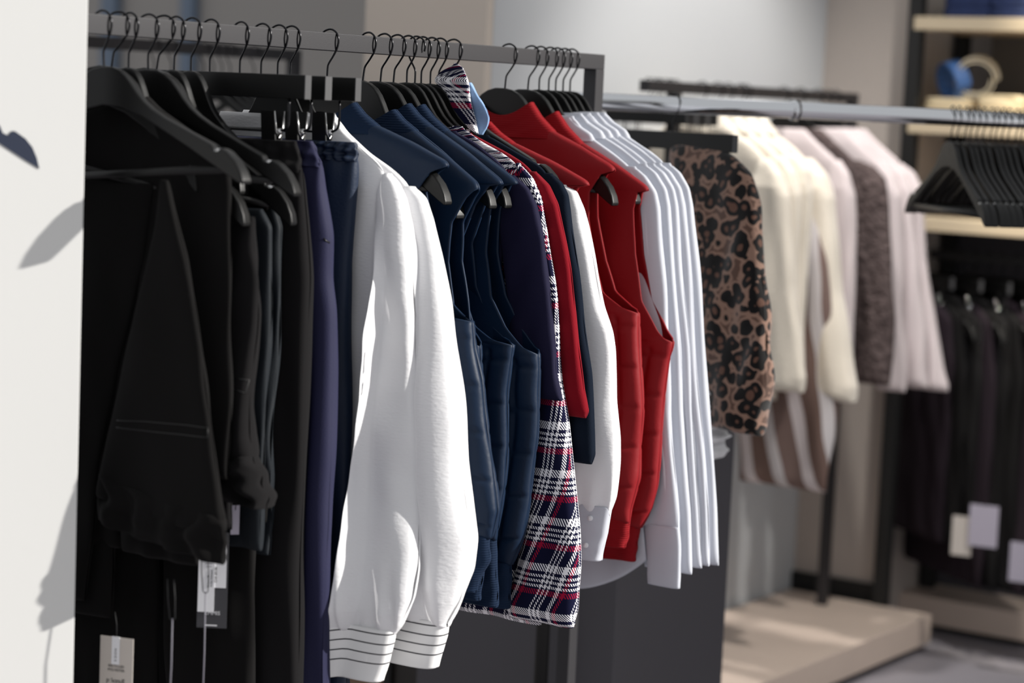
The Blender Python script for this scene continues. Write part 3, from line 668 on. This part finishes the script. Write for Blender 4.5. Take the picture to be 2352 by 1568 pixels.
# ------------------------------------------------------------------ red vests and the white blouse under the first
sleeved(HK['ra'], 'blouse', 'white blouse under the leftmost red vest, buttoned cuff showing', 'blouse',
  [(1120, 320), (1180, 345), (1250, 390), (1310, 428)],
  [(1308, 424), (1335, 440), (1350, 480), (1364, 560), (1378, 640), (1393, 705), (1415, 760), (1420, 800), (1420, 920), (1427, 1000), (1426, 1060), (1420, 1140), (1412, 1170)], M['white'], seed=191,
  L=[(1300, 430), (1305, 480), (1318, 600), (1325, 700), (1335, 800), (1340, 900), (1340, 1000), (1325, 1060), (1312, 1120), (1314, 1165)], st=.036, bt=.012, samp=.007, cuffm=M['whites'], sgath=WS,
  cuff=([(1414, 1160), (1404, 1215), (1390, 1273)], [(1314, 1160), (1320, 1215), (1336, 1275)]), sy=-.014, bodyR=[(1340, 520), (1335, 900), (1325, 1150), (1318, 1240)])
h = HK['ra']; 
tb = [o for o in COL.objects if o.get('label', '').startswith('white blouse under')][0]
for px, py in ((1355, 1190), (1345, 1252)):
    a = h.loc(px, py, -.03); MB().tube([(a[0], -.0315, a[1]), (a[0], -.026, a[1])], .0038, 16).build('button', M['tagw'], tb, smooth=True)
vest(HK['ra'], 'red quilted vest leftmost of three, worn over the white blouse', (1124, 280), (1182, 330), (1353, 419), (1362, 760),
  [(1352, 900), (1340, 1100), (1325, 1240)], M['red'], M['redrib'], 201, RG, thick=.045, rec=.06, arm_in=[(1325, 428), (1300, 470), (1290, 560), (1300, 660), (1320, 730)])
vest(HK['rb'], 'red quilted vest in the middle, its collar point highest', (1222, 235), (1272, 302), (1408, 385), (1465, 716),
  [(1468, 770), (1470, 839), (1472, 946), (1465, 1017), (1462, 1096), (1448, 1168), (1446, 1200)], M['red'], M['redrib'], 211, RG, thick=.06,
  hemR=[(1447, 1175), (1442, 1220), (1436, 1258)], arm_in=[(1385, 400), (1362, 440), (1362, 500), (1378, 600), (1400, 670), (1440, 705)])
vest(HK['rc'], 'red quilted vest rightmost of three, against the white shirts', (1280, 256), (1338, 330), (1487, 431), (1544, 785),
  [(1542, 800), (1536, 820), (1528, 899), (1516, 1017), (1505, 1116), (1493, 1168), (1473, 1211)], M['red'], M['redrib'], 221, RG, thick=.055,
  hemR=[(1470, 1205), (1464, 1235), (1457, 1290)], arm_in=[(1470, 440), (1462, 480), (1468, 583), (1485, 690), (1520, 760)])

# white shirts at the rack end
SG = 'white shirts at the far end of the front rack'
base = [(1391, 264), (1430, 304), (1490, 344), (1540, 378)]
bs = [(1536, 374), (1562, 396), (1584, 432), (1592, 470), (1599, 563), (1609, 697), (1618, 800), (1629, 938), (1639, 1057), (1647, 1175)]
for k, dx, dy, lb, sd, cf in (('w1', -78, 8, 'white shirt nearest the red vests, with a plain grey-shaded cuff', 231, (1219, 1324)),
                          ('w2', -54, 2, 'white shirt second of five at the rack end', 241, (1215, 1318)),
                          ('w3', -36, 1, 'white shirt third of five at the rack end', 251, (1210, 1305)),
                          ('w4', -18, 0, 'white shirt fourth of five at the rack end', 261, (1200, 1300)),
                          ('w5', 0, 0, 'white shirt fifth of five, outermost, sleeve edge against the charcoal plinth', 271, (1175, 1298))):
    R = [(x+dx*(1 if y < 900 else 1.15), y+dy) for x, y in bs]; x_, y_ = R[-1]
    R.append((x_+1, cf[0]) if k == 'w1' else (x_+5, cf[1])); x_, y_ = R[-1]
    hh, tt = sleeved(HK[k], 'white_shirt', lb, 'shirt', [(x+dx, y+dy+(-6 if i == 0 else 0)) for i, (x, y) in enumerate(base)], R, M['whites'], seed=sd, sw=.085, st=.022, bt=.018, group=SG, amp=.004,
      body_in=.03, body_hem=-.62, cuff=([(x_, cf[0]-8), (x_+3, cf[0]+30), (x_+4, cf[1])], [(x_-75, cf[0]-8), (x_-72, cf[0]+30), (x_-70, cf[1]+14)]) if k == 'w1' else None,
      bodyR=[(1470, 500), (1468, 900), (1474, 1200), (1482, 1385)] if k == 'w1' else None, hem=(lambda xn, v, x: .07*np.clip((np.abs(xn)-.35)/.65, 0, 1)**2*max(0, v-.7)/.3) if k == 'w1' else None)
    collar(hh, tt, (1352+dx+(38 if k == 'w5' else 36), 262+dy), (1400+dx+(36 if k == 'w5' else 34), 300+dy), M['whites'], thick=.022)

# ------------------------------------------------------------------ hang tags on the black trousers
def tagcard(label, P, rz, w, hh, mt, string_top, name='hang_tag', grp=None, rx=0):
    t = thing(name, label, 'tag', tuple(float(c) for c in P), rz, grp); t.rotation_euler = (rx, 0, rz)
    MB().box((0, 0, -hh/2), (w, .0008, hh)).build('card', mt, t)
    inv = np.array(string_top)-np.array(P); c, s = math.cos(rz), math.sin(rz)
    loc = (inv[0]*c+inv[1]*s, -inv[0]*s+inv[1]*c, inv[2])
    MB().tube([(0, -.001, -.006), (loc[0]*.5+.001, loc[1]*.5, loc[2]*.5), loc], .0005, 6).build('cord', M['ink'], t, smooth=True)
    return t
def text(parent, s, x, z, size, mt, rot=0, y=-.0007, flip=1, name='lettering'):
    c = bpy.data.curves.new(name, 'FONT'); c.body = s; c.size = size; c.extrude = .0001; c.align_x = 'CENTER'; c.align_y = 'CENTER'
    c.materials.append(mt); tmp = bpy.data.objects.new('tmp', c); COL.objects.link(tmp); bpy.context.view_layer.update()
    me = bpy.data.meshes.new_from_object(tmp.evaluated_get(bpy.context.evaluated_depsgraph_get())); bpy.data.objects.remove(tmp)
    o = bpy.data.objects.new(name, me); COL.objects.link(o); o.parent = parent
    o.location = (x, y, z); o.rotation_euler = (math.pi/2, rot, 0); return o
RZ = YAW*.6
# beige card
hs = HK['s2']; P = plane(269, 1463, hs.P-hs.n*.05, hs.n)
t1 = tagcard('pale grey-beige card tag on a black cord, lowest at the left', P, RZ-.05, .046, .09, M['tagg'], plane(264, 1405, hs.P-hs.n*.05, hs.n))
MB().box((-.001, -.0012, -.017), (.011, .0006, .036)).build('size_strip', M['tagw'], t1)
for k_, ch_ in enumerate('NOOS'): text(t1, ch_, -.001, -.0160-.0046*k_, .0046, M['ink'], rot=math.pi/2, y=-.0017)
text(t1, 'RECYCLED', 0, -.0375, .0046, M['ink'])
text(t1, 'POLYESTER', 0, -.0425, .0046, M['ink'])
for k_, ch_ in enumerate('b.young'):
    sx_ = (-.0115, -.0078, -.0048, -.001, .0028, .0066, .0104)[k_]
    lt = text(t1, ch_, sx_, -.0575, .0085, M['ink']); lt.scale = (1, -1, 1)
text(t1, 'B', -.010, -.0715, .008, M['ink'])
# black charcoal card with stickers
hs = HK['s5']; P = plane(492, 1222, hs.P-hs.n*.05, hs.n)
t2 = tagcard('charcoal card tag with two white printed stickers under the black waistband', P, RZ+.25, .0385, .125, M['tagk'], plane(512, 1190, hs.P-hs.n*.05, hs.n))
MB().box((.006, -.0008, -.041), (.022, .0005, .062)).build('price_sticker', M['tagw'], t2)
st = MB().box((-.008, -.0013, -.064), (.021, .0005, .080)).build('fabric_sticker', M['tagw'], t2)
text(t2, 'CHF 89.90', .004, -.055, .0046, M['ink'], rot=-math.pi/2, y=-.0018)
text(t2, 'Farbe: Schwarz', -.0015, -.060, .0036, M['ink'], rot=-math.pi/2, y=-.0018)
text(t2, 'Grösse: 38', -.0055, -.064, .0036, M['ink'], rot=-math.pi/2, y=-.0018)
text(t2, '42', .009, -.026, .0045, M['inkp'], y=-.0013)
for k in range(4): MB().box((-.007+.0006*k, -.0017, -.034-.0035*k), (.013-.002*k, .0002, .0007)).build('print_line', M['inkp'], t2)
for k in range(3): MB().box((.006, -.0012, -.014-.004*k), (.015-.003*k, .0002, .0006)).build('print_line', M['inkp'], t2)
text(t2, 'EMMIS', .001, -.1055, .0070, M['inkw'])
MB().box((-.001, -.0008, -.1215), (.016, .0004, .0016)).build('print_line', M['inkw'], t2)
# safety-pin loops and hanging cords
for (px, py, px2, py2, px3, py3, key, lb) in ((392, 1330, 396, 1420, 388, 1640, 's3', 'thin pale ribbon loop hanging below the black trousers, left of the charcoal tag'),
                                              (470, 1275, 472, 1358, 464, 1640, 's4', 'thin grey cord running down over the charcoal tag')):
    hs = HK[key]; dd = -.075; a, b, c = [plane(x, y, hs.P+hs.n*dd, hs.n) for x, y in ((px, py), (px2, py2), (px3, py3))]
    t = thing('tag_cord', lb, 'cord', tuple(float(v) for v in a)); A, B, C = Vector((0, 0, 0)), Vector(b-a), Vector(c-a)
    w = Vector((.0035, .002, 0))
    MB().tube([A-w, (A+B)/2-w*1.1, B-w*.8, B+Vector((0, 0, -.003)), B+w*.8, (A+B)/2+w*1.1, A+w], .0006, 6).build('loop', M['ink'], t, smooth=True)
    MB().tube([B, (B+C)/2+Vector((.001, 0, 0)), C], .0008, 6).build('cord', M['inkp'], t, smooth=True)

# small white tag edge behind the knit trousers
hs = HK['s6']; P = plane(541, 1160, hs.P-hs.n*.02, hs.n)
tagcard('narrow white tag edge peeping out under the black knit trousers', P, .9, .011, .038, M['tagl'], P+np.array([0, 0, .02]))

# ------------------------------------------------------------------ rear rack hangers and a garment behind the gap
def Hn(X, z, px, py, rz=0):
    P = plane(px, py, (X, 0, 0), (1, 0, 0)); return Hang((X, P[1], z), rz)
for i, (px, fl) in enumerate(((355, 1), (395, 1), (470, 1), (492, 1), (512, 1), (530, 1), (585, 1))):
    h = Hn(X2, R2Z, px, 110, .0)
    names = ['leftmost', 'second from the left', 'third from the left', 'middle one of the cluster', 'fifth from the left', 'sixth from the left', 'rightmost']
    o = put_hanger(h, 'blurred dark hanger on the rear rack, %s of its seven' % names[i], 'suit', 0, 'hangers on the rear rack'); o.rotation_euler = (0, 0, math.pi)
h = Hn(X2, R2Z, 470, 110)
sleeved(h, 'blouse', 'pale grey blouse on the rear rack, seen through the gap under the clip hangers', 'blouse',
        [(500, 262), (560, 268), (640, 290), (700, 310)], [(695, 306), (720, 330), (730, 380), (735, 500), (735, 700)], M['whites'], seed=301, body_hem=-.6, sw=.1)
h = Hn(X2, R2Z, 420, 108)
sleeved(h, 'cardigan', 'black garment on the rear rack, behind the black trousers', 'cardigan',
        [(430, 262), (480, 290), (540, 320), (600, 340)], [(595, 336), (620, 360), (630, 420), (640, 500), (640, 800)], M['darkcloth'], seed=305, body_hem=-.8, sw=.1)

# ------------------------------------------------------------------ wooden platforms, plinth, cabinet
C = plane(2140, 1411, (0, 0, .095), (0, 0, 1)); cx_, cy_ = float(C[0]), float(C[1])
p1 = thing('wooden_platform', 'pale wooden platform with a near corner, under the leopard and cream coats', 'platform', (cx_, cy_, 0))
y0p = -2.1
MB().box(((XB+.01-cx_)/2, y0p/2, .0575), (cx_-XB-.01, -y0p, .075)).build('deck', M['light_wood'], p1, bevel=.002)
MB().box(((XB+.01-cx_)/2, y0p/2-.0, .01), (cx_-XB-.09, -y0p-.08, .02)).build('recessed_base', M['dark'], p1)
C2 = plane(2042, 1354, (0, 0, .095), (0, 0, 1)); xx2, yy2 = float(C2[0]), float(C2[1])
p2 = thing('wooden_platform', 'pale wooden platform at the right, under the dark clothes and shelves', 'platform', (xx2, yy2, 0))
MB().box((1.1, .30, .0575), (2.2, .60, .075)).build('deck', M['light_wood'], p2, bevel=.002)
MB().box((1.1, .30, .01), (2.12, .52, .02)).build('recessed_base', M['dark'], p2)
# charcoal plinth right behind the shirts
a = atZ(1412, 1450, 3.90); b = plane(1683, 1100, a, (1, 0, 0)); ztop = float(plane(1690, 984, a, (1, 0, 0))[2])
pl = thing('display_plinth', 'charcoal display plinth behind the white shirts', 'plinth', (float(a[0]), float(a[1]), 0))
Ly = float(b[1]-a[1])
MB().box((-.22, Ly/2, ztop/2), (.44, Ly, ztop)).build('body', M['plinth'], pl, bevel=.002)
a2 = atZ(1280, 1500, 4.25)
cb = thing('low_cabinet', 'dark brown cabinet low behind the plaid hem', 'cabinet', (float(a2[0]), float(a2[1]), 0))
MB().box((-.20, .2, .36), (.40, .40, .72)).build('carcass', M['brown'], cb, bevel=.002)
MB().box((.012, .2, .37), (.024, .42, .74)).build('side_panel', M['dark'], cb, bevel=.002)
a3 = plane(955, 1540, (0, float(a2[1]), 0), (0, 1, 0))
MB().box((-.40-.011, .2, .37), (.022, .42, .74)).build('side_panel', M['dark'], cb, bevel=.002)
cx3 = float(a2[0])-.44
tb = tag(MB().box((cx3-.16, float(a2[1])+.25, .36), (.30, .40, .72)).build('storage_box', M['tan'], None, bevel=.002), 'tan board box low at the left of the dark brown cabinet', 'box')
# folded white tops stacked on the plinth
for i in range(5):
    q = plane(1566, 940, (0, float(a[1])+.06, 0), (0, 1, 0))
    x_ = float(q[0]); zz = ztop+.012+i*.026
    R = [(.070-.004*(i % 3), .012), (.080+.006*(i % 2), 0), (.072, -.012)]
    o = cloth('folded_shirt', None, R, M['white'], None, thick=.10, m=18, n=90, amp=.007, kx=60, seed=330+i, wob=.006, p=.5, q=.5, endr=0)
    o.location = (x_, float(a[1])+.06, zz); 
    tag(o, 'crumpled white folded shirt on the charcoal plinth, %s in its stack' % ['bottom one', 'second from the bottom', 'middle one', 'second from the top', 'top one'][i], 'shirt', 'white shirts stacked on the plinth')

# ------------------------------------------------------------------ garments on the middle rack
CG, PG = 'cream fleece coats on the middle rack', 'pale pink coats on the middle rack'
def h3h(px, label, rz=0, kind='suit'): h = H3(px, rz); reshape(put_hanger(h, label, kind, 0, 'hangers on the middle rack'), (.84, .6, .96)); return h
for i in range(8):
    put_hanger(H3(1488+i*9+(i % 3)*2, .05*math.sin(i*2)), 'blurred dark clip hanger bare on the middle rack, %s counting from its left end' % ['first', 'second', 'third', 'fourth', 'fifth', 'sixth', 'seventh', 'eighth'][i], 'clip', 0, 'clip hangers on the middle rack').scale = (.62, 1, 1)
cs = [(1652, 266), (1690, 302), (1735, 335), (1770, 368)]
cr = [(1768, 364), (1795, 400), (1810, 450), (1816, 550), (1822, 660), (1838, 790), (1850, 870), (1846, 902)]
for i, (px, dx, lb) in enumerate(((1612, 0, 'cream fleece coat first of four, nearest the leopard coat'), (1648, 35, 'cream fleece coat second of four'), (1672, 68, 'cream fleece coat third of four'), (1712, 98, 'cream fleece coat fourth of four, sleeve reaching furthest right'))):
    h = h3h(px, 'blurred dark hanger inside the %s cream coat' % ['first', 'second', 'third', 'fourth'][i])
    R = [(x+dx+(18 if i == 3 else (-52 if i == 1 else -78) if i in (1, 2) else 0)*(y-364)/540, y+(22*(y-364)/540 if i == 3 else -8*i/2)) for x, y in cr]
    hh, tt = sleeved(h, 'coat', lb, 'coat', [(x+dx*.95, y+(2*i)) for x, y in cs], R, M['cream'], body_hem=-.71, seed=411+i*7, sw=.105 if i < 3 else .125, st=.055 if i < 3 else .085, bt=.045, body_in=.03 if i < 3 else .07, group=CG, amp=.006)
    collar(hh, tt, (1662+dx*.95, 258+i*2), (1685+dx*.95, 292+i*2), M['cream'], thick=.05)
h = h3h(1700, 'blurred dark hanger inside the long brown and white striped coat')
t = h.thing('striped_coat', 'long coat with broad brown and white stripes, hem below the cream coats', 'coat')
cloth('body', h.tr([(1650, 420), (1690, 800), (1702, 1080)]), h.tr([(1780, 330), (1860, 420), (1905, 600), (1928, 880), (1918, 1000), (1898, 1130)]), M['bands'], t, thick=.05, amp=.008, kx=40, seed=431, hem=lambda xn, v, x: -.01*math.pi*0)
ps = [(1932, 296), (1960, 325), (1990, 352), (2018, 372)]
def pink(px, dx, lb, R, L=None, mt=None, sw=.08, sd=0, name='coat', g=PG, cat='coat'):
    h = h3h(px, 'blurred dark hanger inside the ' + lb)
    return sleeved(h, name, lb, cat, [(x+dx, y) for x, y in ps], R, mt or M['pink'], body_hem=-.62, seed=441+sd, sw=sw, st=.045, bt=.035, body_in=.02, group=g, amp=.006, L=L)
pink(1800, -85, 'pale pink coat first of four, beside the cream coats', [(1930, 368), (1950, 400), (1962, 450), (1964, 600), (1960, 750), (1955, 900)])
pink(1838, -45, 'dark grey curly boucle coat between the pink ones', [(1974, 368), (2008, 384), (2032, 410), (2040, 480), (2046, 600), (2052, 720), (2050, 820), (2040, 885)], mt=M['boucle'], sd=5, sw=.11, g=None)
pink(1878, 10, 'pale pink coat second of four, just right of the boucle', [(2024, 368), (2050, 400), (2068, 450), (2070, 560), (2072, 700), (2080, 850), (2080, 900)], sd=9, sw=.075)
pink(1900, 34, 'pale pink coat third of four', [(2048, 370), (2078, 400), (2094, 440), (2102, 560), (2118, 700), (2128, 850), (2132, 890)], sd=13)
pink(1918, 55, 'pale pink coat fourth of four, flared sleeve end rightmost', [(2070, 374), (2098, 396), (2114, 432), (2118, 480), (2126, 600), (2148, 750), (2168, 850), (2177, 886)], sd=17, L=[(2062, 380), (2060, 420), (2056, 600), (2055, 800), (2060, 885)])

# ------------------------------------------------------------------ chrome rail rack
A = atZ(1303, 236, 3.83); B = atZ(2352, 271, 4.10); dirr = (B-A); dirr[2] = 0; Bx = A+dirr*1.5; Bx[2] = A[2] = (A[2]+B[2])/2
ln = float(np.linalg.norm((Bx-A)[:2])); rz5 = math.atan2(dirr[1], dirr[0])
ch = thing('chrome_rack', 'shiny chrome rail rack behind the front rack, with bare black hangers at its right', 'clothes rack', (float(A[0]), float(A[1]), 0), rz5)
MB().tube([(-.0, 0, A[2]), (ln*.5, 0, A[2]), (ln, 0, A[2])], .0155, 32).build('rail', M['chrome'], ch, smooth=True)
for xx in (0, ln):
    MB().tube([(xx, 0, .02), (xx, 0, A[2]+.0155)], .0125, 24).build('post', M['dark'], ch, smooth=True)
    MB().box((xx, 0, .012), (.05, .5, .024)).build('foot', M['dark'], ch, bevel=.004)
MB().tube([(ln*.315, 0, A[2]), (ln*.325, 0, A[2])], .0185, 32).build('joint_collar', M['chrome'], ch, smooth=True)
for i in range(20):
    px = 2188+i*14.6+(3 if i % 4 == 2 else 0)
    P = plane(px, 262, A, (-math.sin(rz5), math.cos(rz5), 0)); hh = Hang((P[0], P[1], A[2]), rz5-math.pi/2-.17)
    nm = ['first', 'second', 'third', 'fourth', 'fifth', 'sixth', 'seventh', 'eighth', 'ninth', 'tenth', 'eleventh', 'twelfth']
    if i > 11: break
    o = put_hanger(hh, 'bare black hanger packed on the chrome rail, %s from the left' % nm[i], 'suit', 0, 'bare black hangers on the chrome rail')
    o.location.z = A[2]+.004; o.scale = (1, .8, .95)
P = plane(1548, 244, A+np.array([-math.sin(rz5), math.cos(rz5), 0])*.0, (-math.sin(rz5), math.cos(rz5), 0)); hb = Hang((P[0], P[1], A[2]+.003), YAW-.95)
put_hanger(hb, 'blurred dark clip hanger on the chrome rail, bar above the leopard print', 'clip', 0, 'clip hangers on the chrome rail')
t = hb.thing('plush_coat', 'leopard-print plush coat hanging from the chrome rail behind the white shirts', 'coat')
cloth('body', hb.tr([(1540, 345), (1530, 500), (1535, 700), (1550, 958)]), hb.tr([(1650, 338), (1690, 362), (1722, 400), (1740, 470), (1746, 600), (1757, 700), (1766, 800), (1768, 870), (1760, 920), (1747, 958)]), M['leopard'], t, thick=[(0, .02), (.15, .05), (1, .07)], yoff=0, amp=.009, kx=45, seed=401)
# ------------------------------------------------------------------ shelf unit
sp = plane(2106, 60, (0, YB-.03, 0), (0, 1, 0)); sx0, sy0 = float(sp[0]), float(sp[1])
su = thing('shelf_unit', 'tall open shelf unit with black posts and pale wooden shelves at the right', 'shelving', (sx0, sy0, 0))
for (x, y) in ((0, 0), (1.9, 0), (0, .30), (1.9, .30)):
    MB().box((x, y, 1.6), (.036, .036, 3.2)).build('post', M['dark'], su, bevel=.002)
zs_ = []
for pyc in (56, 297, 523):
    z_ = float(plane(2250, pyc, (0, sy0, 0), (0, 1, 0))[2]); zs_.append(z_)
    MB().box((.96, .15, z_), (1.92, .34, .034)).build('shelf', M['shelf_wood'], su, bevel=.002)
MB().box((1.0, .335, (zs_[2]+3.0)/2), (1.86, .01, 3.0-zs_[2])).build('back_panel', M['backp'], su)
MB().box((1.0, .36, zs_[2]/2), (2.0, .01, zs_[2])).build('lower_back_panel', M['plinth'], su)
zr = float(plane(2250, 592, (0, sy0+.1, 0), (0, 1, 0))[2])
MB().box((.96, .1, zr), (1.85, .022, .022)).build('hanging_rail', M['dark'], su)
def on_shelf(px, i): q = plane(px, 200, (0, sy0+.12, 0), (0, 1, 0)); return float(q[0]), sy0+.12, zs_[i]+.017
G_ = 'folded jeans on the top shelf'
for i, (px, w) in enumerate(((2238, .15), (2335, .12))):
    for k in range(2):
        x_, y_, z_ = on_shelf(px, 0)
        o = cloth('folded_jeans', None, [(w/2-.004, .014), (w/2, 0), (w/2-.004, -.014)], M['jeans'], None, thick=.22, m=14, n=70, amp=.002, seed=501+i*3+k, p=.4, q=.4, endr=0)
        o.location = (x_+.02*0, y_+.02, z_+.0145+k*.030)
        tag(o, 'folded dark jeans on the top shelf, %s of the %s pile' % (('lower', 'upper')[k], ('left', 'right')[i]), 'jeans', G_)
for i, (px, w, hh_, z0) in enumerate(((2195, .16, .030, 0), (2205, .14, .03, .030), (2330, .15, .036, 0), (2330, .15, .036, .036))):
    x_, y_, z_ = on_shelf(px, 1)
    o = cloth('folded_knit', None, [(w/2-.006, hh_/2), (w/2, 0), (w/2-.006, -hh_/2)], M['creamk'], None, thick=.24, m=14, n=70, amp=.004, seed=520+i, p=.45, q=.45, endr=0)
    o.location = (x_, y_+.02, z_+hh_/2+z0)
    tag(o, 'cream folded knit on the second shelf, %s' % ('bottom one under the rolled belts', 'upper one under the rolled belts', 'lower one of the right pile', 'upper one of the right pile')[i], 'knitwear', 'cream knits on the second shelf')
def roll(px, py, r, w, mt, lb, ax, cat='belt'):
    P = plane(px, py, (0, sy0+.06, 0), (0, 1, 0))
    m_ = MB(); pts = []
    for k in range(90):
        a_ = k/89*4*math.pi; rr = r*(1-.35*k/89); pts.append((rr*math.cos(a_), rr*math.sin(a_)))
    vs, fs = [], []
    for k, (u, v) in enumerate(pts):
        l_ = math.hypot(u, v)
        for (dr, dw) in ((-.0018, -w/2), (.0018, -w/2), (.0018, w/2), (-.0018, w/2)): vs.append((u*(1+dr/l_), dw, v*(1+dr/l_)))
    for k in range(89):
        for j in range(4): fs.append((k*4+j, k*4+(j+1) % 4, k*4+4+(j+1) % 4, k*4+4+j))
    m_.add(vs, fs); o = m_.build('rolled_belt', mt, None, smooth=False); o.location = tuple(float(c) for c in P); o.rotation_euler = ax
    tag(o, lb, cat); return o
roll(2242, 180, .058, .035, M['creambelt'], 'rolled cream belt standing on the cream knits', (.2, 0, .3))
roll(2190, 188, .056, .04, M['bluebelt'], 'rolled blue belt leaning left of the cream one', (.3, .2, -.6))
# dark clothes under the shelves
for i in range(9):
    px = 2112+i*32
    P = plane(px, 592, (0, sy0+.1, 0), (0, 1, 0)); hh = Hang((P[0], sy0+.1, zr), math.radians(-35))
    nm = ['first', 'second', 'third', 'fourth', 'fifth', 'sixth', 'seventh', 'eighth', 'ninth'][i]
    put_hanger(hh, 'dark hanger under the shelves, %s from the left' % nm, 'suit' if i % 2 else 'clip', 0, 'hangers under the shelves')
    t = hh.thing('dark_garment', 'black garment hanging under the shelves, %s from the left' % nm, 'garment', 'black garments under the shelves')
    bt_ = -.74 if i < 3 else -.84
    cloth('body', None, [(.05, -.10), (.17, -.15), (.20, -.3), (.20, bt_)], M['darkcloth'] if i % 3 else M['plum'], t, thick=.04, amp=.008, seed=540+i, n=60, m=60)
P = plane(2350, 592, (0, sy0+.0, 0), (0, 1, 0))
h = Hang((P[0], sy0-.08, zr), math.radians(-50)); 
for i, (px, py, w, hg, m_, lb) in enumerate(((2262, 1160, .072, .105, 'tagl', 'large pale lilac tag below the dark garments'), (2212, 1185, .05, .10, 'tagg', 'beige tag low behind the lilac one'), (2345, 1245, .05, .10, 'tagl', 'white tag at the right edge low under the dark garments'))):
    P = plane(px, py, (0, sy0-.17, 0), (0, 1, 0)); tagcard(lb, P, YAW*.3, w, hg, M[m_], P+np.array([0, .05, .52]))

# ------------------------------------------------------------------ shop lights
spot('shelf_spot', (sx0+.6, sy0-.5, 3.0), (sx0+.55, sy0+.1, zs_[1]), 300, 27, (1, .91, .76))
spot('coat_spot', (X3+1.5, Y3e-1.0, 3.0), (X3+.1, Y3e-.5, 1.1), 170, 46, (1, .965, .92))
spot('platform_spot', (cx_-.2, cy_-.9, 3.0), (cx_-.3, cy_-.8, 0), 150, 60, (1, .965, .93))
